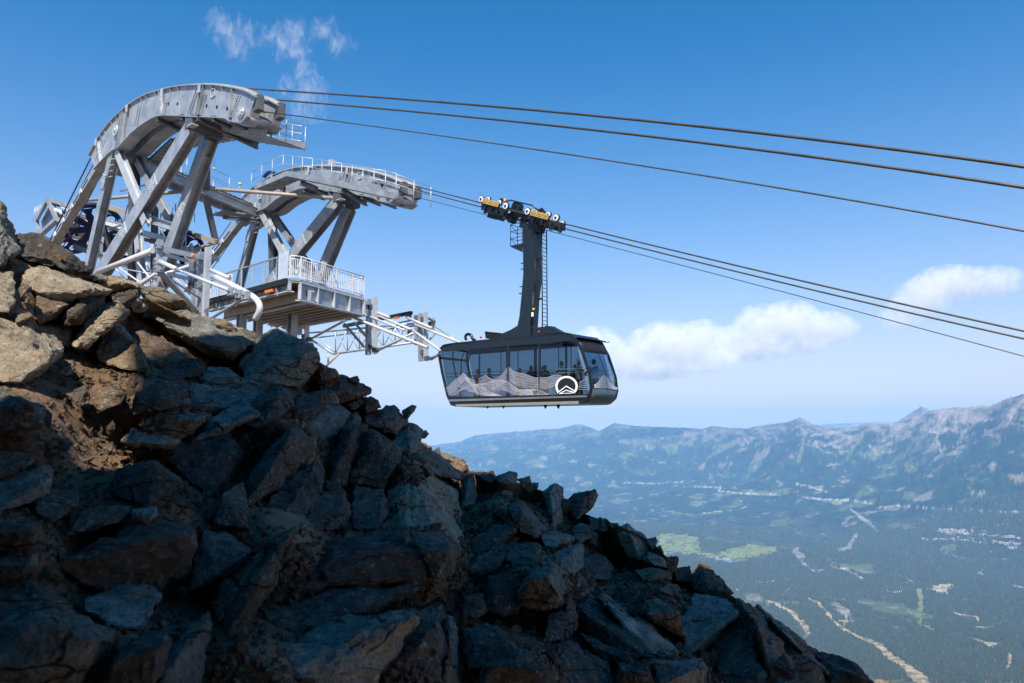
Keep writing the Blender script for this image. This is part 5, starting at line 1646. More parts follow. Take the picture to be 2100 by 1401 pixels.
gt = guide("docking_guide", "latticed truss docking guide with black beam, its far end hidden by the cabin", lane(780, 700, -2.4), [
    ("post", (862, 643, -1.6), (863, 741, -1.6), .22, 'box', 'galv'), ("post", (873, 640, -1.6), (874, 740, -1.6), .20, 'box', 'galv_light'), ("post", (854, 646, -2.2), (853, 708, -2.2), .16, 'box', 'galv'), ("post", (890, 650, -2.4), (890, 684, -2.4), .12, 'box', 'galv_light'),
    ("beam", (876, 652, -1.7), (892, 660, -2.4), .14, 'box', 'galv'), ("beam", (705, 669, -2.2), (844, 641.5, -2.2), .20, 'box', 'black'),
    ("guide_pipe", (836, 652, -1.3), (886, 673.5, -1.3), .16, 'tube', 'pipe'), ("guide_pipe", (850, 665, -1.3), (944, 703, -1.3), .13, 'tube', 'pipe'), ("guide_pipe", (893, 671, -1.5), (942, 702, -1.5), .07, 'tube', 'galv'),
    ("pipe", (878, 700, -1.5), (893, 684, -2.2), .11, 'tube', 'galv'), ("pipe", (884, 738, -1.5), (906, 725, -1.5), .10, 'tube', 'galv'),
    ("chord", (633, 683, -2.4), (850, 664, -2.4), .12, 'tube', 'galv'), ("chord", (655, 692, -2.9), (852, 668, -2.9), .10, 'tube', 'galv'), ("chord", (684, 726, -2.6), (858, 701, -2.6), .15, 'tube', 'galv_light'), ("chord", (640, 698, -2.6), (684, 726, -2.6), .15, 'tube', 'galv'),
    ("chord", (648, 690, -2.4), (686, 722, -2.6), .09, 'tube', 'galv_light'), ("pipe", (697, 724, -2.6), (668, 752, -2.2), .13, 'tube', 'deck_under'), ("post", (673, 722, -2.4), (673, 745, -2.4), .13, 'tube', 'galv'), ("chord", (812, 664, -2.4), (852, 655, -2.4), .10, 'tube', 'galv'),
])
for i in range(7):
    x = 688 + i * 24.5
    yt = 683 - (x - 633) * 19 / 217 + 1; yb_ = 726 - (x - 684) * 25 / 174
    for nm, q0, q1, w in (("lattice_bar", (x, yt, -2.4), (x, yb_, -2.6), .075), ("lattice_bar", (x, yt, -2.4), (x + 24, yb_ - 3.5, -2.6), .055), ("lattice_bar", (x + 24, yt - 2, -2.9), (x, yb_, -2.6), .055)):
        member(gt, Vector(), nm, q0, q1, w, w, kind='tube', mat='galv')
for x, y, v in ((855, 652, -1.7), (868, 655, -1.6), (868, 722, -1.6), (876, 735, -1.6), (884, 664, -2.2), (838, 648, -2.2)):
    b = BM(); c = lane(x, y, v); bar(b, c - UP * .12, c + UP * .12, .28, .24, N); obj("clamp", b, M['galv_dark'], gt)
b = BM(); c = lane(813, 652, -2.0); bar(b, c - D * .22, c + D * .22, .14, .10, UP); obj("buffer", b, M['orange'], gt)

# worker seen between the platform posts

for q0, q1, w in (((246, 392, 10.2), (330, 372, 8.6), .10), ((222, 470, 9.8), (300, 446, 9.8), .12), ((262, 420, 9.0), (250, 470, 9.0), .07), ((300, 330, 9.2), (300, 402, 8.6), .06), ((308, 330, 9.2), (308, 404, 8.6), .06), ((318, 452, 8.4), (360, 520, 8.0), .10)):
    member(near_tower, Vector(), "tie_rod", q0, q1, w, w, kind='tube', mat='galv')
for k in range(7):
    b = BM(); p = lane(300, 334 + k * 11, 9.2 - k * .1); tube(b, [p, p + D * .22], .02, 6); obj("rung", b, M['galv'], near_tower)
for T_, tw_ in ((Vector((0, 0, 0)), near_tower), (T_FAR, far_tower)):
    for (x0, y0, x1, y1, v, w_, f_) in ((236, 312, 179, 566, V0 - .22, .60, .24), (395, 266, 203, 572, V0 - .22, .88, .34), (395, 266, 203, 572, V0 - .22, .88, .66), (431, 286, 322, 600, V0 - GAUGE - .22, .84, .45)):
        p0, p1 = lane(x0, y0, v) + T_, lane(x1, y1, v) + T_
        c = p0.lerp(p1, f_); a = (p1 - p0).normalized()
        b = BM(); bar(b, c - a * .42 + N * .285, c + a * .42 + N * .285, w_ * .92, .03, N)
        sp = obj("splice_plate", b, M['galv_light'], tw_)
        b = BM(); s_ = a.cross(N).normalized()
        for i in (-.30, -.15, .15, .30):
            for j in (-.36, -.2, .2, .36):
                q = c + a * i + s_ * (w_ * j) + N * .30; tube(b, [q, q + N * .03], .022, 6)
        o = obj("bolt", b, M['galv_dark'], sp); o["kind"] = "stuff"
# ------------------------------------------------------------------ ropes
def rope(name, label, pts, v, r, mat, n=60, ext=0, group=None, back=None):
    P = np.array(pts, float)
    if len(P) > 2:
        c = np.polyfit(P[:, 0], P[:, 1], 2)
        xs = np.linspace(P[0, 0], P[-1, 0], n)
        q = [lane(x, float(np.polyval(c, x)), v) for x in xs]
    else:
        q = [lane(*p, v) for p in pts]
    if ext:
        d_ = (q[-1] - q[-2]).normalized()
        q += [q[-1] + d_ * ext * .5, q[-1] + d_ * ext]
    if back: q = [lane(x, y, v) for x, y in back] + q
    b = BM(); tube(b, q, r, 10)
    o = obj(name, b, M[mat], None)
    return tag(o, label, "cable", group)
GR = "steel ropes of the cableway"
VN = V0 - .22
near_top = [(428, 174), (400, 174), (360, 177.5), (334, 183), (301, 193), (268, 212), (249, 229), (231, 245), (205, 278), (184, 317)][::-1]
rope("track_rope", "thick bronze rope running from the near saddle's crown, topmost of all ropes", [(440, 176.5), (474, 180), (860, 209.5), (1480, 262), (2100, 343)], VN, .034, 'rope', ext=22, back=near_top[:-1])
rope("track_rope", "thick bronze rope just below the topmost one", [(520, 200), (860, 233.2), (1480, 296), (2100, 385.5)], VN - GAUGE, .034, 'rope', ext=22, back=[(490, 193.5), (505, 197)])
rope("haul_rope", "thin grey twisted rope, third and lowest of the upper three", [(516, 226), (860, 272.5), (1480, 366), (2100, 474)], VN - .55, .022, 'rope_grey', ext=22)
VC = .25
rope("track_rope", "bronze rope carrying the cabin's carriage, upper of the lower pair", [(815, 371.5), (950, 407), (1190, 468), (1403, 520), (1874, 626), (2100, 681)], VC, .032, 'rope', ext=20, back=[(760, 358), (790, 365)])
rope("track_rope", "bronze rope close under the one that carries the cabin", [(822, 381), (950, 415), (1190, 478), (1363, 520), (2100, 695)], VC - GAUGE, .032, 'rope', ext=20, back=[(790, 372), (805, 376)])
rope("haul_rope", "thin grey rope below the cabin's carriage, lowest rope on the right", [(820, 397.5), (950, 427), (1190, 489.5), (1306, 520), (1756, 640), (2100, 730)], VC - .55, .018, 'rope_grey', ext=20)
rope("hoist_rope", "dark rope dropping steeply from the near saddle's left end", [(187, 322), (98, 502)], VN, .045, 'rope_dark')
rope("hoist_rope", "dark rope close beside the steepest one, left of the boom", [(194, 333), (104, 500)], VN - .3, .03, 'rope_dark')
rope("hoist_rope", "dark rope passing in front of the blue wheels, right of the boom", [(217, 341), (122, 520)], VN - 1.1, .034, 'rope_dark')
rope("hoist_rope", "thin dark rope above the far tower's boom", [(474, 455), (425, 525)], -.5, .03, 'rope_dark')
rope("hoist_rope", "thin dark rope below the far tower's boom", [(476, 492), (432, 556)], -.9, .03, 'rope_dark')

# ------------------------------------------------------------------ the cabin
VS, CW = .80, 2.15           # near side plane, cabin width
cabin = empty("cable_car", lane(1060, 830, VS - CW / 2)); tag(cabin, "black glass aerial tram cabin with white mountain line art, hanging from its ropes", "cable car")
wn = -N * CW
OUT = [(924, 831), (915.5, 813), (904, 764), (898.5, 734), (899.5, 716), (908, 707), (926, 703.5), (1034, 692.3), (1155, 681), (1169, 683.5), (1181, 692), (1196, 721), (1211, 768), (1214.5, 797), (1210, 815), (1198, 826), (1190, 828.3), (936, 834.5)]
o3 = [lane(x, y, VS) for x, y in OUT]
cen = sum(o3, Vector()) / len(o3)
def inset(pts, k):
    return [p + (cen - p).normalized() * k for p in pts]
# near and far side rims
for nm_v in (0, 1):
    off = wn * nm_v
    th = -N * .07 if nm_v == 0 else N * .07
    b = BM()
    a = [p + off for p in o3]; c_ = [p + off for p in inset(o3, .13)]
    n = len(a)
    A1 = [b.verts.new(p) for p in a]; B1 = [b.verts.new(p) for p in c_]
    A2 = [b.verts.new(p + th) for p in a]; B2 = [b.verts.new(p + th) for p in c_]
    for i in range(n):
        j = (i + 1) % n
        b.faces.new((A1[i], A1[j], B1[j], B1[i])); b.faces.new((A2[j], A2[i], B2[i], B2[j]))
        b.faces.new((A1[j], A1[i], A2[i], A2[j])); b.faces.new((B1[i], B1[j], B2[j], B2[i]))
    bmesh.ops.recalc_face_normals(b, faces=b.faces)
    obj("side_frame", b, M['blackgloss'], cabin)
def skin(i0, i1, name, mat, dep=.05, bow=0.0, sub=1, a0=.035, a1=.965):
    """shell piece across the cabin's width between outline points i0..i1"""
    pts = [o3[i % len(o3)] for i in range(i0, i1 + 1)]
    b = BM()
    pin = [p + (cen - p).normalized() * .012 for p in pts]
    pin2 = [p + (cen - p).normalized() * (.012 + dep) for p in pts]
    nrm_dir = [(p - cen).normalized() for p in pts]
    rows = []
    K_ = 8 if bow else 1
    for k in range(K_ + 1):
        f = a0 + (a1 - a0) * k / K_
        bo = bow * math.sin(math.pi * f)
        rows.append(([b.verts.new(p + wn * f + D * bo) for p in pin], [b.verts.new(p + wn * f + D * bo) for p in pin2]))
    for r0_, r1_ in zip(rows, rows[1:]):
        for i in range(len(pts) - 1):
            b.faces.new((r0_[0][i], r0_[0][i + 1], r1_[0][i + 1], r1_[0][i]))
            b.faces.new((r0_[1][i + 1], r0_[1][i], r1_[1][i], r1_[1][i + 1]))
    for e_ in (0, -1):
        for i in range(len(pts) - 1): b.faces.new((rows[e_][0][i], rows[e_][0][i + 1], rows[e_][1][i + 1], rows[e_][1][i]))
    for i in (0, len(pts) - 1):
        for r0_, r1_ in zip(rows, rows[1:]): b.faces.new((r0_[0][i], r1_[0][i], r1_[1][i], r0_[1][i]))
    bmesh.ops.recalc_face_normals(b, faces=b.faces)
    o = obj(name, b, M[mat], cabin, smooth=bow > 0)
    return o
skin(5, 10, "roof", 'blackgloss')
skin(16, 18, "floor", 'slate', .08)
skin(13, 16, "end_panel", 'slate', .05, .10)
skin(10, 11, "end_header", 'black', .05, .06)
ew = skin(11, 13, "end_window", 'glass', .02, .10)
skin(0, 1, "end_panel", 'anthracite')
skin(1, 4, "end_window", 'glass', .02)
b = BM(); q = [o3[i] + wn * .5 for i in (1, 2, 3, 4)]
for p, r_ in zip(q, q[1:]): bar(b, p, r_, .05, .05, N)
obj("mullion", b, M['black'], cabin)
b = BM(); bar(b, o3[3] + N * -.1 + D * .05, o3[3] + wn + N * .1 + D * .05, .07, .12, UP); obj("cross_rail", b, M['black'], cabin)
skin(4, 5, "end_header", 'black', .05)
for f_ in (.5,):
    b = BM(); q = [o3[i] + wn * f_ + D * .10 for i in (11, 12, 13)]
    for p, r_ in zip(q, q[1:]): bar(b, p, r_, .03, .03, N)
    obj("mullion", b, M['black'], cabin)
b = BM(); p = o3[10] + UP * .02; q = p + wn; bar(b, p + D * .09 - UP * .02, q + D * .09 - UP * .02, .22, .03, UP); obj("visor", b, M['blackgloss'], cabin)
b = BM(); bar(b, q + D * .10 - UP * .05, q + D * .36 - UP * .07, .03, .03, UP); bar(b, q + D * .36 - UP * .12, q + D * .36 - UP * .02, .02, .02, D); obj("aerial", b, M['black'], cabin)

# side walls: fascia, sill, glass bays
def side_poly(name, px, mat, v, th, parent=None):
    b = BM(); prism(b, [lane(x, y, v) for x, y in px], -N * th)
    bmesh.ops.recalc_face_normals(b, faces=b.faces)
    return obj(name, b, M[mat], parent or cabin)
wt = lambda x: 721.5 + (x - 904) * (698 - 721.5) / (1179 - 904)        # window head line
wb = lambda x: 815.5 + (x - 920) * (808.5 - 815.5) / (1205 - 920)      # window foot line
MULL = [(982, 982.5), (1041.5, 1041.5), (1105.6, 1105.6)]
LE, RE_ = (903.5, 921), (1180, 1207)
for side in (0, 1):
    v = VS - .012 - (CW - .09) * side
    dv = (-N * 0)
    def side_piece(name, px, mat, extra=0, th=.04, parent=None):
        b = BM()
        prism(b, [lane(x, y, VS) + (-N) * (.012 - extra if side == 0 else CW - .05 + extra) for x, y in px], -N * th)
        bmesh.ops.recalc_face_normals(b, faces=b.faces)
        return obj(name, b, M[mat], parent or cabin)
    side_piece("fascia", [(906, 712), (926, 707), (1034, 696), (1155, 685), (1169, 688), (1180, wt(1180)), (903, wt(903))], 'anthracite')
    side_piece("sill", [(919, wb(919)), (1207.5, wb(1207)), (1205, 818), (1192, 825), (936, 830.5), (926, 829)], 'blackgloss')
    edges = [(LE[0], LE[1])] + MULL + [(RE_[0], RE_[1])]
    for (t0, b0), (t1, b1) in zip(edges, edges[1:]):
        side_piece("side_window", [(t0, wt(t0)), (t1, wt(t1)), (b1, wb(b1)), (b0, wb(b0))], 'glass', -.012, .012)
    for k, (t0, b0) in enumerate(MULL):
        w = (1.6, 5.2, 3.6)[k]
        side_piece("mullion", [(t0 - w / 2, wt(t0) - 1), (t0 + w / 2, wt(t0) - 1), (b0 + w / 2, wb(b0) + 1), (b0 - w / 2, wb(b0) + 1)], 'anthracite', .004, .06)
    if side == 0:
        side_piece("silver_rail", [(920, 819.5), (1203, 810.8), (1204, 814.5), (921.5, 823.5)], 'silver', .02, .03)
        side_piece("rub_strip", [(934, 829.5), (1187, 822.5), (1187, 828.6), (936, 834.2)], 'skirt', .03, .05)
        side_piece("corner_cap", [(1187, 822.5), (1205, 818), (1198, 826.5), (1188, 828.8)], 'black', .034, .05)
# things hanging below the floor
for x in (1000, 1032.5, 1118.5, 1145):
    b = BM(); p = lane(x, 831, VS - .4); tube(b, [p + UP * .05, p - UP * .10], .075, 10); tube(b, [p - UP * .10, p - UP * .17], [.05, .02], 8); obj("floor_stud", b, M['black'], cabin)
# inside: ceiling, floor sheet, grab rails, poles
for z_, nm in ((.0, "ceiling"),):
    b = BM(); prism(b, [lane(912, 714, VS) - N * .1, lane(1172, 691, VS) - N * .1, lane(1172, 691, VS) + wn + N * .1, lane(912, 714, VS) + wn + N * .1], -UP * .03); obj(nm, b, M['anthracite'], cabin)
for y0, y1 in ((766, 756), (773, 764)):
    for f_ in (.08, .92):
        b = BM(); tube(b, [lane(908 if y0 < 770 else 910, y0, VS) + wn * f_, lane(1200, y1 - 1, VS) + wn * f_], .018, 6); obj("grab_rail", b, M['silver'], cabin)
for x in (998, 1033, 1117, 1143):
    b = BM(); tube(b, [lane(x, wt(x) + 2, VS) + wn * .5, lane(x, 812, VS) + wn * .5], .02, 6); obj("pole", b, M['black'], cabin)
for x in (930, 945):
    b = BM(); tube(b, [lane(x, 722, VS) + wn * .35, lane(x - 2, 735, VS) + wn * .3, lane(x - 3, 770, VS) + wn * .3], .03, 8); obj("seat_frame", b, M['black'], cabin)

# printed line art on the glass
def art_lines():
    keys = [  # outline family: ridge line drawn from left to right, in photo pixels of the near side
        ([(915, 797), (930, 783), (945, 771), (951, 765), (955, 771), (963, 776), (968, 778), (975, 783)], [(921, 812), (935, 798), (947, 786), (953, 780), (960, 784), (968, 793), (974, 802), (980, 812)], 12),
        ([(982, 777), (990, 773), (996, 769.5), (1001, 774), (1010, 778), (1022, 775), (1033, 765), (1040, 755)], [(982, 797), (992, 799), (1002, 801), (1010, 800), (1018, 795), (1026, 790), (1034, 785), (1040, 782)], 11),
        ([(1043.5, 753), (1050, 759), (1058, 764), (1068, 766), (1078, 768), (1088, 772), (1096, 775), (1104, 775)], [(1044, 782), (1052, 786), (1060, 791), (1070, 794), (1080, 796), (1090, 797), (1098, 797), (1104, 796)], 15),
        ([(1107, 774), (1115, 775), (1124, 774), (1133, 771), (1142, 769), (1148, 770), (1152, 772)], [(1107, 796), (1114, 797), (1122, 797), (1130, 795), (1136, 792), (1140, 790), (1141, 789)], 14),
        ([(953, 768), (958, 778), (966, 787), (978, 792), (990, 794), (1002, 803), (1012, 808), (1030, 813)], [(925, 813), (938, 806), (952, 798), (962, 803), (972, 805), (982, 808), (995, 811), (1010, 813)], 12),
        ([(984, 788), (1000, 785), (1012, 781), (1022, 780), (1034, 783), (1042, 784), (1052, 791), (1062, 797), (1076, 800), (1092, 803)], [(1000, 811), (1010, 805), (1020, 801), (1030, 800), (1040, 803), (1048, 807), (1056, 809), (1066, 810), (1080, 811), (1095, 811)], 12),
        ([(1076, 799), (1090, 799), (1104, 800), (1118, 806), (1126, 809)], [(1064, 811), (1080, 811), (1096, 811), (1108, 811), (1118, 811)], 6),
        ([(1188, 785), (1196, 780), (1202, 777)], [(1186, 798), (1196, 799), (1206, 799)], 6),
    ]
    b = BM()
    def ribbon(pts, wpx):
        pts = [(x, min(y, wb(x) - 1.0)) for x, y in pts]
        L_ = [lane(x, y, VS) + N * .004 for x, y in pts]
        w = .72 * wpx / F * 36
        for p, q in zip(L_, L_[1:]):
            d_ = (q - p)
            if d_.length < 1e-4: continue
            u_ = d_.normalized().cross(N).normalized() * (w / 2)
            prism(b, [p - u_, q - u_, q + u_, p + u_], N * .002)
    for A_, B_, m_ in keys:
        ca, cb = smooth_curve(A_, 22), smooth_curve(B_, 22)
        for k in range(m_):
            f = k / (m_ - 1)
            wav = 1.2 * math.sin(k * .7)
            ribbon([(x0 + (x1 - x0) * f, y0 + (y1 - y0) * f + wav * math.sin(i * .5) * .3) for i, ((x0, y0), (x1, y1)) in enumerate(zip(ca, cb))], 1.15 if k == 0 else .62 + .35 * (k % 3 == 0))
    for pts in ([(951, 765), (956, 775), (968, 787), (984, 788), (1002, 785), (1022, 780), (1041, 784), (1052, 791), (1064, 798), (1080, 800), (1100, 800)], [(970, 788), (982, 792), (992, 796), (1002, 803), (1012, 807), (1028, 812)]):
        ribbon(smooth_curve(pts, 50), 2.0)
    bmesh.ops.recalc_face_normals(b, faces=b.faces)
    o = obj("line_art", b, M['art'], cabin)
    o["kind"] = "stuff"
    # translucent pale veil printed behind the lines
    b = BM()
    up_ = [(914, 798), (932, 781), (951, 765), (963, 777), (980, 787), (996, 771), (1012, 779), (1030, 768), (1042, 754), (1056, 763), (1078, 768), (1104, 775), (1124, 774), (1146, 770)]
    lo = [(920, 813), (935, 812), (950, 812), (963, 812), (980, 812), (996, 811), (1012, 811), (1030, 811), (1042, 811), (1056, 811), (1078, 811), (1104, 810), (1124, 810), (1140, 810)]
    strip(b, [lane(x, y, VS) + N * .001 for x, y in up_], [lane(x, min(y, wb(x) - 1), VS) + N * .001 for x, y in lo], N * .001)
    bmesh.ops.recalc_face_normals(b, faces=b.faces)
    obj("print_veil", b, M['veil'], cabin)
    # the end window carries the same drawing
    b = BM()
    e_top = [o3[11].lerp(o3[12], .9), o3[13]]
    def endpt(f, h):   # f across the width, h 0 at the window foot .. 1 at its head
        base = o3[13].lerp(o3[12], min(h * 1.55, 1.0)) if h < .645 else o3[12].lerp(o3[11], (h - .645) / .355 * 1.0)
        return base + wn * f + D * (.012 + .10 * math.sin(math.pi * f))
    for k in range(11):
        pts = []
        for i in range(15):
            f = .06 + .88 * i / 14
            pk = math.exp(-((f - .42) / .22) ** 2)
            pts.append(endpt(f, max(.02, (.12 + .50 * pk) * (1 - k / 11) + .02)))
        for p, q in zip(pts, pts[1:]):
            prism(b, [p, q, q + UP * .012, p + UP * .012], D * .002)
    bmesh.ops.recalc_face_normals(b, faces=b.faces)
    o = obj("line_art", b, M['art'], cabin); o["kind"] = "stuff"
    # round emblem: ring and two chevrons
    c = lane(1162, 790.5, VS) + N * .02
    r0_, r1_ = 22.5 / F * c.y / .80, 18.6 / F * c.y / .80
    b = BM(); angs = np.linspace(-.62, math.pi + .62, 40)
    rx = .80
    P3 = lambda px, py, e=.02: lane(px, py, VS) + N * e
    ring_o = [P3(1162.5 + 22.8 * math.cos(a), 792.5 - 21.2 * math.sin(a)) for a in angs]
    ring_i = [P3(1162.5 + 18.6 * math.cos(a), 792.5 - 17.2 * math.sin(a)) for a in angs]
    strip(b, ring_o, ring_i, N * .004)
    bmesh.ops.recalc_face_normals(b, faces=b.faces); em = obj("emblem_ring", b, M['artwhite'], cabin)
    for pts, w in (([(1143.5, 806), (1162, 792), (1181, 803.5)], 2.0), ([(1147, 807.5), (1162, 800.5), (1180, 805.5)], 1.6), ([(1147, 807.5), (1180, 805.6)], 1.0)):
        b = BM()
        strip(b, [P3(x, y - w * .6, .022) for x, y in pts], [P3(x, y + w * .6, .022) for x, y in pts], N * .004)
        bmesh.ops.recalc_face_normals(b, faces=b.faces); obj("emblem_chevron", b, M['artwhite'], em)
    b = BM(); strip(b, [P3(1162 + 19.6 * math.cos(a), 790 - 16.4 * math.sin(a), .012) for a in np.linspace(.001, math.pi - .001, 24)], [P3(1162 + 19.6 * math.cos(a), min(790 + 16.4 * math.sin(a), 808), .012) for a in np.linspace(.001, math.pi - .001, 24)], N * .002)
    bmesh.ops.recalc_face_normals(b, faces=b.faces); obj("emblem_disc", b, M['black'], em)
m, t, bb = new_mat("pale_print_lines")
bb.inputs['Base Color'].default_value = (.44, .42, .46, 1); bb.inputs['Roughness'].default_value = .5
M['art'] = m
M['artwhite'] = plain("white_print", (.85, .85, .85), .5, vary=.01)
m, t, bb = new_mat("print_veil")
bb.inputs['Base Color'].default_value = (.50, .47, .50, 1); bb.inputs['Roughness'].default_value = .5
n_ = noise_tex(t, 1.1, 4, .6)
tr = node(t, "ShaderNodeBsdfTransparent"); mx = node(t, "ShaderNodeMixShader")
t.links.new(ramp(t, n_.outputs[0], [(.35, (.0, .0, .0)), (.65, (.10, .10, .10))]), mx.inputs[0]); t.links.new(tr.outputs[0], mx.inputs[1]); t.links.new(bb.outputs[0], mx.inputs[2])
t.links.new(mx.outputs[0], t.nodes["Material Output"].inputs[0])
M['veil'] = m
art_lines()

# hanger arm
VM = VS - CW / 2 + .30
def poly_at(px, v): return [lane(x, y, v) for x, y in px]
b = BM()
prism(b, poly_at([(1072, 458), (1073, 563), (1069, 610), (1065, 650), (1061, 668), (1048, 676), (1025, 686), (1025, 694), (1088, 689), (1088, 668), (1091.5, 610), (1096, 574), (1096, 462)], VM), -N * .58)
bmesh.ops.recalc_face_normals(b, faces=b.faces)
arm = obj("hanger_arm", b, M['anthracite'], cabin)
b = BM(); prism(b, poly_at([(1090, 674), (1112, 670), (1134, 672), (1152, 682), (1150, 688), (1090, 692)], VM - .1), -N * .40); bmesh.ops.recalc_face_normals(b, faces=b.faces); obj("roof_fin", b, M['anthracite'], cabin)
b = BM(); prism(b, poly_at([(1117, 668), (1131, 669), (1146, 681), (1117, 684)], VM + .35), -N * .3); bmesh.ops.recalc_face_normals(b, faces=b.faces); obj("roof_box", b, M['anthracite'], cabin)
# ladder beside the arm
l0, l1 = (1111, 470), (1112.5, 672)
lad = BM()
for o_ in (0, -.38): tube(lad, [lane(*l0, VM - .2) - N * 0 + D * 0 + (-N) * (-o_) * 0 + D * (o_ * -.0) + N * o_, lane(*l1, VM - .2) + N * o_], .028, 6)
lo_ = obj("ladder", lad, M['black'], cabin)
for k in range(24):
    p = lane(l0[0], l0[1] + 4 + k * 8.3, VM - .2); b = BM(); tube(b, [p, p - N * .38], .016, 6); obj("rung", b, M['black'], lo_)
for y in (530, 613): b = BM(); p = lane(1108, y, VM - .2); bar(b, p - D * .25, p + D * .12, .10, .08, UP); obj("ladder_bracket", b, M['black'], lo_)
for x, y in ((1071.5, 540), (1071.5, 552), (1069, 588), (1067.5, 602)):
    b = BM(); p = lane(x, y, VM - .2); bar(b, p - D * .09, p + D * .05, .06, .04, UP); obj("step", b, M['black'], arm)
b = BM(); p0, p1 = lane(1094, 600, VM + .02), lane(1090, 668, VM + .02); tube(b, [p0, p1], .05, 8); obj("damper", b, M['black'], arm)
b = BM(); p = lane(1092, 645, VM + .05); bar(b, p - UP * .10, p + UP * .10, .10, .05, N); obj("label_plate", b, M['artwhite'], arm)
b = BM(); p = lane(1094.5, 634, VM + .06); disc(b, p, N, .055, .06, 12); obj("valve", b, M['yellow'], arm)
b = BM(); tube(b, [lane(1097.5, y, VM + .03) for y in (530, 560, 575, 590)], .022, 6); obj("hose", b, M['black'], arm)
# small access basket
bk = BM(); a_, c_ = lane(1047, 504, VM - .05), lane(1071, 500, VM - .05)
c_.z = a_.z
prism(bk, [a_ - UP * 0, c_, c_ - N * .55, a_ - N * .55], -UP * .05)
prism(bk, [a_ - UP * .06, c_ - UP * .45, c_ - UP * .06], -N * .04)
bmesh.ops.recalc_face_normals(bk, faces=bk.faces)
bko = obj("basket", bk, M['anthracite'], cabin)
for dz in (.36, .72, 1.08):
    b = BM(); tube(b, [c_ + UP * dz, a_ + UP * dz, a_ - N * .55 + UP * dz, c_ - N * .55 + UP * dz], .016, 6); obj("basket_rail", b, M['anthracite'], bko)
for p in (a_, a_ - N * .55, c_): b = BM(); tube(b, [p, p + UP * 1.08], .018, 6); obj("basket_post", b, M['anthracite'], bko)
b = BM(); tube(b, [a_ + UP * .36, (a_ - N * .55) + UP * 0.02], .014, 6); tube(b, [a_ + UP * 1.08, (a_ - N * .55) + UP * .72], .014, 6); obj("basket_brace", b, M['anthracite'], bko)
# roof fittings
b = BM(); hook = [(956, 697), (954.5, 691), (957, 686.5), (962, 685.5), (966.5, 688.5), (969, 695), (974, 698)]
tube(b, [lane(x, y, VM) for x, y in smooth_curve(hook, 22)], .075, 10); obj("vent_pipe", b, M['blackgloss'], cabin)
b = BM(); prism(b, poly_at([(994, 681), (1011, 681.5), (1024, 684), (1024, 693), (996, 694)], VM), -N * .5); bmesh.ops.recalc_face_normals(b, faces=b.faces); rb = obj("roof_box", b, M['black'], cabin)
for k in range(4): b = BM(); p = lane(997 + k * 5.5, 682, VM + .02); bar(b, p, p - UP * .24, .05, .04, D); obj("fin", b, M['anthracite'], rb)
b = BM(); prism(b, poly_at([(994.5, 679.6), (1024, 682.6), (1024, 684), (994.5, 681.4)], VM + .03), -N * .56); bmesh.ops.recalc_face_normals(b, faces=b.faces); obj("box_lid", b, M['blackgloss'], rb)
for x, y in ((986, 694), (1105, 683)): b = BM(); p = lane(x, y, VM + .2); tube(b, [p, p + UP * .1], .05, 8); obj("marker_lamp", b, M['redlamp'], cabin)
# ------------------------------------------------------------------ carriage on the ropes
carr = empty("rope_carriage", lane(1070, 438, -.3)); tag(carr, "dark rope carriage with white wheels and yellow grilles, on top of the hanger", "carriage")
RD = (lane(1190, 468, VC) - lane(950, 407, VC)).normalized()      # along the rope
RU = N.cross(RD).normalized()
if RU.z < 0: RU = -RU
def cpt(px, py, v): return lane(px, py, v)
b = BM(); bar(b, cpt(1003, 433, -.3), cpt(1150, 470, -.3), .30, .26, RU); obj("main_beam", b, M['anthracite'], carr)
b = BM(); bar(b, cpt(1050, 437, -.02), cpt(1112, 453, -.02), .10, .30, RU); bar(b, cpt(1046, 440, -.62), cpt(1112, 457, -.62), .10, .34, RU); obj("side_plate", b, M['anthracite'], carr)
for x0, x1 in ((989, 1040), (1084, 1158)):
    for v in (VC - .02, VC - GAUGE + .02):
        y0 = 407 + (x0 - 950) * .2542 + (8 if v > 0 else 14); y1 = 407 + (x1 - 950) * .2542 + (8 if v > 0 else 14)
        b = BM(); bar(b, cpt(x0, y0 - 4, v), cpt(x1, y1 - 4, v), .14, .20, RU); obj("bogie_beam", b, M['black'], carr)
        for k in range(4):
            f = (k + .5) / 4; b = BM(); c = cpt(x0 + (x1 - x0) * f, y0 + (y1 - y0) * f + 1, v + .1)
            bar(b, c - RU * .12, c + RU * .10, .14, .12, RD); obj("shoe", b, M['anthracite'], carr)
def car_wheel(px, py, v, r=.185):
    c = cpt(px, py, v)
    w = BM(); disc(w, c, N, r, .10, 28); wo_ = obj("wheel", w, M['black'], carr)
    q = BM(); disc(q, c + N * .055, N, r * .82, .012, 28); obj("wheel_face", q, M['artwhite'], wo_)
    q = BM(); disc(q, c + N * .075, N, r * .34, .05, 14); obj("hub", q, M['black'], wo_)
    for k in range(6):
        a = k * math.pi / 3; q = BM(); disc(q, c + N * .064 + RD * (r * .62 * math.cos(a)) + RU * (r * .62 * math.sin(a)), N, r * .07, .008, 8); obj("hole", q, M['dark'], wo_)
for px, py, v in ((987.8, 409, VC), (1002, 409.5, VC - .32), (1025, 416, VC - .32), (1038, 423, VC), (1082.5, 434, VC), (1099, 433.5, VC - .32), (1125.5, 440.5, VC - .32), (1141, 447, VC),
                  (999, 422, VC - GAUGE), (1153.5, 458.5, VC - GAUGE), (1090, 445, VC - GAUGE), (1050, 434, VC - GAUGE)):
    car_wheel(px, py, v, .185 if v == VC else .155)
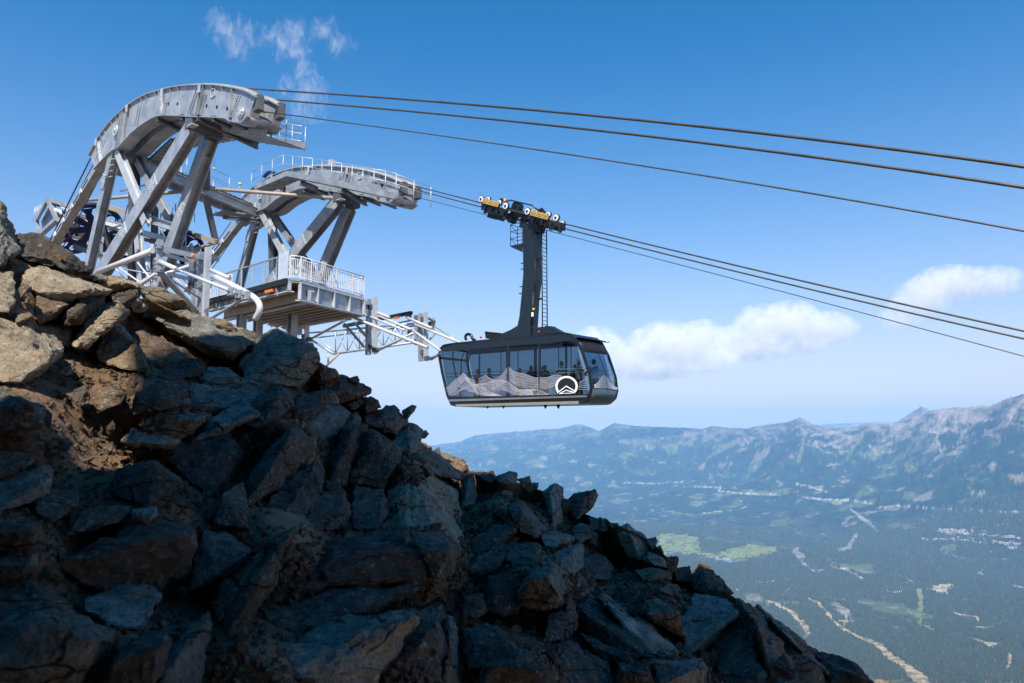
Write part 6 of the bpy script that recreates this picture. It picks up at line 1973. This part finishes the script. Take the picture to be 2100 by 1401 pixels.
for (x0, y0, x1, y1, hh) in ((991, 411.5, 1022, 420, .20), (1088.5, 436, 1124, 445.5, .21)):
    fr_ = BM(); v = VC + .16
    p, q = cpt(x0, y0, v), cpt(x1, y1, v)
    bar(fr_, p - RU * hh * .5, p + RU * hh * .5, .04, .03, RD); bar(fr_, q - RU * hh * .5, q + RU * hh * .5, .04, .03, RD)
    fo = obj("grille", fr_, M['gold'], carr)
    for k in range(4):
        b = BM(); o_ = RU * (hh * (k / 3 - .5)); bar(b, p + o_, q + o_, .028, .045, RU); obj("grille_bar", b, M['gold'], fo)
    for f in (.33, .66):
        b = BM(); m_ = p.lerp(q, f); bar(b, m_ - RU * hh * .5, m_ + RU * hh * .5, .03, .035, RD); obj("grille_bar", b, M['gold'], fo)
    b = BM(); bar(b, p - RU * .02 - N * .10, q - RU * .02 - N * .10, .10, hh * .9, RU); obj("bogie_box", b, M['black'], carr)
b = BM(); c = cpt(1061, 425.5, .0); disc(b, c, N, .27, .34, 30); dr = obj("drum", b, M['anthracite'], carr)
b = BM(); disc(b, c + N * .18, N, .10, .03, 16); obj("drum_hub", b, M['blackgloss'], dr)
b = BM(); bar(b, cpt(1046, 430, -.05), cpt(1098, 443, -.05), .46, .16, RU); obj("drum_cradle", b, M['black'], carr)
b = BM(); tube(b, [cpt(1041, 414, .2), cpt(1046, 410.5, .2), cpt(1092, 421.5, .2), cpt(1101, 431, .2)], .035, 8)
tube(b, [cpt(1041, 414, -.7), cpt(1046, 410.5, -.7), cpt(1092, 421.5, -.7), cpt(1101, 431, -.7)], .035, 8)
tube(b, [cpt(1046, 410.5, .2), cpt(1046, 410.5, -.7)], .03, 8); tube(b, [cpt(1092, 421.5, .2), cpt(1092, 421.5, -.7)], .03, 8)
obj("guard_rail", b, M['anthracite'], carr)
b = BM(); bar(b, cpt(1028, 410, -.3), cpt(1038, 411, -.3), .22, .14, UP); sbx = obj("sensor_box", b, M['black'], carr)
b = BM(); bar(b, cpt(1034, 409, -.18), cpt(1039, 411, -.18), .1, .12, UP); obj("sensor_cover", b, M['yellow'], sbx)
b = BM(); bar(b, cpt(1107, 433, -.3), cpt(1113, 429, -.3), .16, .14, UP); bar(b, cpt(1112, 430, -.3), cpt(1117, 436, -.3), .10, .10, UP); obj("sensor_box", b, M['black'], carr)
for x, y, w_, mt in ((1010, 444, .45, 'anthracite'), (1024, 447, .5, 'anthracite'), (1044, 446, .22, 'black'), (1052, 450, .30, 'anthracite'), (1075, 450, .5, 'anthracite'), (1098, 455, .4, 'anthracite'), (1113, 460, .3, 'black'), (1127, 462, .34, 'black'), (1144, 466, .28, 'black')):
    b = BM(); c = cpt(x, y, -.25); bar(b, c - RD * w_ * .5, c + RD * w_ * .5, .32, .24, RU); obj("brake_block", b, M[mt], carr)
for x, y in ((1010, 435), (1035, 447), (1031, 437), (1066, 449), (1083, 458), (1112, 457), (1121, 458), (1095, 452), (1139, 461)):
    b = BM(); c = cpt(x, y, .0); tube(b, [c - RD * .07, c + RD * .07], .065, 12); obj("cylinder", b, M['silver'], carr)
b = BM(); bar(b, cpt(1074, 462, -.3), cpt(1110, 471, -.3), .62, .34, RU); obj("arm_head", b, M['anthracite'], carr)
b = BM(); c = cpt(1050, 452, -.25); tube(b, [c + N * .2, c - N * .2], .16, 16); obj("brake_drum", b, M['black'], carr)

# ------------------------------------------------------------------ people
def person(name_label, foot, h, yaw, shirt, pants, skin_c, hair_c, pose=0, hat=None, group=None):
    e = empty("person", foot); tag(e, name_label, "person", group)
    rot = Matrix.Rotation(yaw, 3, 'Z')
    s = h / 1.75
    def P(x, y, z): return foot + rot @ Vector((x * s, y * s, z * s))
    a = (0, .12, .28)[pose]
    V = [((0, 0, .95), .145), ((0, 0, 1.12), .135), ((0, -.01, 1.32), .155), ((0, 0, 1.47), .075), ((0, .01, 1.54), .055),
         ((-.17, 0, 1.42), .065), ((-.23, -.02 - a * .4, 1.16), .045), ((-.20, -.10 - a, .95 + a), .033),
         ((.17, 0, 1.42), .065), ((.24, -.02 - a * .4, 1.16), .045), ((.20, -.12 - a, .98 + a), .033),
         ((-.09, 0, .86), .095), ((-.10, -.02, .50), .062), ((-.10, .02, .10), .042), ((-.10, -.12, .04), .035),
         ((.09, 0, .86), .095), ((.10, -.02, .50), .062), ((.10, .02, .10), .042), ((.10, -.12, .04), .035)]
    E_ = [(0, 1), (1, 2), (2, 3), (3, 4), (2, 5), (5, 6), (6, 7), (2, 8), (8, 9), (9, 10), (0, 11), (11, 12), (12, 13), (13, 14), (0, 15), (15, 16), (16, 17), (17, 18)]
    me = bpy.data.meshes.new("body"); me.from_pydata([P(*v) for v, r in V], E_, []); me.update()
    me.materials.append(shirt)
    o = obj("body", me, shirt, e)
    md = o.modifiers.new("skin", 'SKIN')
    for i, (v, r) in enumerate(V): me.skin_vertices[0].data[i].radius = (r * s, r * s * .8)
    me.skin_vertices[0].data[0].use_root = True
    o.modifiers.new("sub", 'SUBSURF').levels = 1
    o.modifiers["sub"].render_levels = 1
    # hands: palm with thumb and four fingers
    for sx, wr in ((-1, (-.20, -.10 - a, .95 + a)), (1, (.20, -.12 - a, .98 + a))):
        c0 = Vector(wr)
        vs = [c0, c0 + Vector((0, -.02, -.06))]; es = [(0, 1)]; rr = [.028, .030]
        for k in range(4):
            q1 = vs[1] + Vector(((k - 1.5) * .018, -.005, -.035)); q2 = q1 + Vector((0, -.012, -.03 + .004 * abs(k - 1)))
            i0 = len(vs); vs += [q1, q2]; es += [(1, i0), (i0, i0 + 1)]; rr += [.009, .007]
        i0 = len(vs); vs += [c0 + Vector((-sx * .03, -.02, -.035)), c0 + Vector((-sx * .042, -.03, -.065))]; es += [(0, i0), (i0, i0 + 1)]; rr += [.011, .008]
        hm_ = bpy.data.meshes.new("hand"); hm_.from_pydata([P(*v) for v in vs], es, []); hm_.update()
        ho = obj("hand", hm_, skin_c, o); ho.modifiers.new("skin", 'SKIN')
        for i, r_ in enumerate(rr): hm_.skin_vertices[0].data[i].radius = (r_ * s, r_ * s)
        hm_.skin_vertices[0].data[0].use_root = True
    # head with face, ears
    bm = BM()
    bmesh.ops.create_uvsphere(bm, u_segments=20, v_segments=14, radius=1)
    for v in bm.verts:
        x, y, z_ = v.co
        w = 1 - .18 * max(0, -z_)
        v.co = Vector((x * .075 * w, y * .095 * w, z_ * .118))
        if y < -.75 and abs(x) < .22 and -.25 < z_ < .2: v.co.y -= .022 * (1 - abs(x) / .22)
        if y < -.6 and abs(abs(x) - .38) < .2 and .02 < z_ < .28: v.co.y += .008
        if abs(x) > .93 and abs(z_) < .3: v.co.x *= 1.14
    hc = Vector((0, -.015, 1.635))
    for v in bm.verts: v.co = P(*(v.co + hc))
    ho = obj("head", bm, skin_c, e, smooth=True)
    bm = BM()
    bmesh.ops.create_uvsphere(bm, u_segments=20, v_segments=14, radius=1)
    bmesh.ops.delete(bm, geom=[v for v in bm.verts if (v.co.z < -.1 and v.co.y < .2) or v.co.z < -.7 or (v.co.y < -.72 and v.co.z < .55)], context='VERTS')
    for v in bm.verts: v.co = P(*(Vector((v.co.x * .083, v.co.y * .102 + .004, v.co.z * .126 + .006)) + hc))
    hr = obj("hair" if hat is None else "helmet", bm, hair_c if hat is None else hat, ho, smooth=True)
    md = hr.modifiers.new("thick", 'SOLIDIFY'); md.thickness = .012
    # trousers
    b = BM()
    for sx in (-1, 1):
        tube(b, [P(sx * .085, 0, .93), P(sx * .09, 0, .84), P(sx * .10, -.02, .50), P(sx * .10, .01, .14)], [.135 * s, .115 * s, .082 * s, .064 * s], 12)
    obj("trousers", b, pants, e)
    return e
cloth = {k: plain("cloth_" + k, c, .85) for k, c in dict(grey=(.10, .11, .12), black=(.02, .02, .025), navy=(.03, .05, .12), red=(.35, .03, .02), green=(.08, .11, .07), sand=(.30, .25, .18), teal=(.05, .16, .20), white=(.5, .5, .5)).items()}
skin_m = plain("skin_tone", (.40, .24, .17), .55)
hair_b = plain("brown_hair", (.06, .035, .02), .6); hair_d = plain("dark_hair", (.015, .012, .01), .6); hair_g = plain("grey_hair", (.25, .24, .23), .6)
# floor level inside the cabin along its length
def cabin_foot(px, f):
    p = lane(px, 822, VS) + wn * f
    q0, q1 = lane(940, 826, VS), lane(1190, 820, VS)
    t_ = (p - wn * f - q0).dot(q1 - q0) / (q1 - q0).length_squared
    p.z = q0.z + (q1.z - q0.z) * t_ + .02
    return p
crowd = [
    (958, .35, 1.68, 2.4, 'red', 'navy', hair_d, 1, "passenger in a red jacket by the cabin's left end window"),
    (966, .62, 1.74, 2.0, 'grey', 'black', hair_b, 2, "grey clad passenger beside the one in red"),
    (1040, .45, 1.60, 3.0, 'black', 'black', hair_d, 0, "passenger half hidden by the broad middle window post"),
    (1066, .40, 1.70, 3.3, 'black', 'grey', hair_d, 0, "round headed passenger in black in the third window"),
    (1086, .55, 1.72, 3.0, 'navy', 'black', hair_b, 1, "passenger in navy at the right edge of the third window"),
    (1098, .28, 1.62, 2.6, 'green', 'black', hair_d, 0, "passenger in dark green standing at the narrow post"),
    (1132, .35, 1.80, 3.4, 'grey', 'navy', hair_d, 1, "tall passenger in grey, above and left of the round emblem"),
    (1146, .60, 1.66, 3.0, 'black', 'black', hair_d, 0, "passenger in black in the middle of the last window"),
    (1165, .40, 1.78, 2.7, 'sand', 'black', hair_g, 2, "grey haired passenger in sand colour above the round emblem"),
    (1188, .55, 1.84, 3.6, 'white', 'navy', hair_b, 2, "tallest passenger in pale clothes at the cabin's right end"),
]
for px, f, h, yaw, sh, pa, hc, ps, lb in crowd:
    person(lb, cabin_foot(px, f), h, yaw, cloth[sh], cloth[pa], skin_m, hc, ps, group="passengers in the cabin")
wf = level(392, 578, ZP - .0)
person("worker with an orange helmet behind the steel posts at the platform's left end", Vector((wf.x, wf.y, ZP - .35)), 1.75, 2.8, cloth['grey'], cloth['navy'], skin_m, hair_d, 2, hat=M['orange'])

# ------------------------------------------------------------------ clouds, far outside the haze
def cloud(label, blobs, dist, dens, scale, thr, seed, soft=.35, wisp=False):
    """blobs: px, py, radius x, radius y in photo pixels; each cloud is one body of vapour"""
    bm = BM()
    g_ = random.Random(seed)
    cs = []
    for px, py, rx, ry in blobs:
        c = at(px, py, dist * (1 + g_.uniform(-.01, .01)))
        cs.append((c, rx / F * dist, ry / F * dist))
    c0 = sum((c for c, _, _ in cs), Vector()) / len(cs)
    for c, rx, ry in cs:
        m_ = Matrix.Translation(c - c0) @ Matrix.Diagonal((rx, (rx + ry) * .5, ry, 1))
        bmesh.ops.create_icosphere(bm, subdivisions=3, radius=1.0, matrix=m_)
    me = bpy.data.meshes.new("cloud"); bm.to_mesh(me); bm.free()
    m = bpy.data.materials.new("cloud_vapour"); m.use_nodes = True
    t = m.node_tree; t.nodes.clear()
    out = node(t, "ShaderNodeOutputMaterial"); pv = node(t, "ShaderNodeVolumePrincipled")
    pv.inputs['Color'].default_value = (1, .965, .97, 1); pv.inputs['Anisotropy'].default_value = -.3
    pv.inputs['Emission Strength'].default_value = 0
    tc = node(t, "ShaderNodeTexCoord")
    # distance to the nearest puff centre, softened
    dmin = None
    for c, rx, ry in cs:
        mp = node(t, "ShaderNodeVectorMath", operation='SUBTRACT'); t.links.new(tc.outputs['Object'], mp.inputs[0]); mp.inputs[1].default_value = (c - c0)[:]
        dv = node(t, "ShaderNodeVectorMath", operation='DIVIDE'); t.links.new(mp.outputs[0], dv.inputs[0]); dv.inputs[1].default_value = (rx, (rx + ry) * .5, ry)
        ln = node(t, "ShaderNodeVectorMath", operation='LENGTH'); t.links.new(dv.outputs[0], ln.inputs[0])
        if dmin is None: dmin = ln.outputs['Value']
        else:
            mn = node(t, "ShaderNodeMath", operation='SMOOTH_MIN'); t.links.new(dmin, mn.inputs[0]); t.links.new(ln.outputs['Value'], mn.inputs[1]); mn.inputs[2].default_value = .3; dmin = mn.outputs[0]
    n = node(t, "ShaderNodeTexNoise"); n.inputs['Scale'].default_value = scale / dist; n.inputs['Detail'].default_value = 7; n.inputs['Roughness'].default_value = .66
    n.inputs['Distortion'].default_value = .8 if wisp else .3
    mpn = node(t, "ShaderNodeMapping"); mpn.inputs['Location'].default_value = (seed * 911.0, 0, 0)
    if wisp: mpn.inputs['Rotation'].default_value = (0, .7, 0); mpn.inputs['Scale'].default_value = (1, 1, .6)
    t.links.new(tc.outputs['Object'], mpn.inputs[0]); t.links.new(mpn.outputs[0], n.inputs['Vector'])
    # density = clamp((noise*k + (1 - d) - thr) / soft)
    a1 = node(t, "ShaderNodeMath", operation='MULTIPLY_ADD'); t.links.new(n.outputs[0], a1.inputs[0]); a1.inputs[1].default_value = 3.4 if not wisp else 6.5; a1.inputs[2].default_value = 1 - thr - (1.7 if not wisp else 3.1)
    a2 = node(t, "ShaderNodeMath", operation='SUBTRACT'); t.links.new(a1.outputs[0], a2.inputs[0]); t.links.new(dmin, a2.inputs[1])
    a3 = node(t, "ShaderNodeMapRange"); t.links.new(a2.outputs[0], a3.inputs[0]); a3.inputs[1].default_value = 0; a3.inputs[2].default_value = soft; a3.inputs[3].default_value = 0; a3.inputs[4].default_value = dens
    t.links.new(a3.outputs[0], pv.inputs['Density'])
    t.links.new(pv.outputs[0], out.inputs['Volume'])
    m.cycles.volume_step_rate = 1.0
    o = bpy.data.objects.new("cloud", me); me.materials.append(m)
    o.location = c0
    sc.collection.objects.link(o)
    # one closed skin round all the puffs
    rm = o.modifiers.new("skin", 'REMESH'); rm.mode = 'VOXEL'; rm.voxel_size = max(60.0, dist * .006)
    tag(o, label, "cloud")
    return o
CD = 16000.0
cloud("long low cumulus bank just right of the cabin", [(1225, 715, 60, 50), (1290, 735, 75, 42), (1370, 705, 85, 50), (1440, 700, 60, 48), (1330, 755, 120, 28), (1460, 735, 66, 36)], CD, .0019, 60, -.06, 3, .62)
cloud("cumulus puff in the middle of the low cloud row, its top left peak highest", [(1560, 670, 60, 50), (1620, 665, 75, 52), (1690, 672, 75, 36), (1550, 712, 95, 34), (1650, 705, 60, 26), (1510, 690, 45, 30)], CD * 1.02, .0018, 60, -.06, 5, .62)
cloud("rounded cloud crossed by the lower ropes near the photo's right edge", [(1890, 610, 60, 48), (1950, 582, 85, 42), (2035, 578, 70, 36), (1850, 650, 50, 32)], CD * .98, .0016, 60, -.04, 8, .62)
WD = 9000.0
cloud("thin torn wisp cloud at top left, largest of the high wisps", [(462, 58, 52, 46), (488, 98, 44, 38), (530, 78, 56, 42), (582, 92, 44, 44)], WD, .0030, 60, .62, 11, 1.6, True)
cloud("short slanting wisp cloud at the right end of the high wisps", [(668, 62, 44, 36), (694, 88, 48, 34)], WD, .0030, 64, .62, 14, 1.6, True)
cloud("wisp cloud rising above the topmost rope, widest at its foot", [(602, 62, 42, 40), (614, 100, 36, 40), (618, 140, 34, 40), (622, 185, 62, 44), (632, 218, 56, 40)], WD, .0030, 60, .52, 17, 1.6, True)
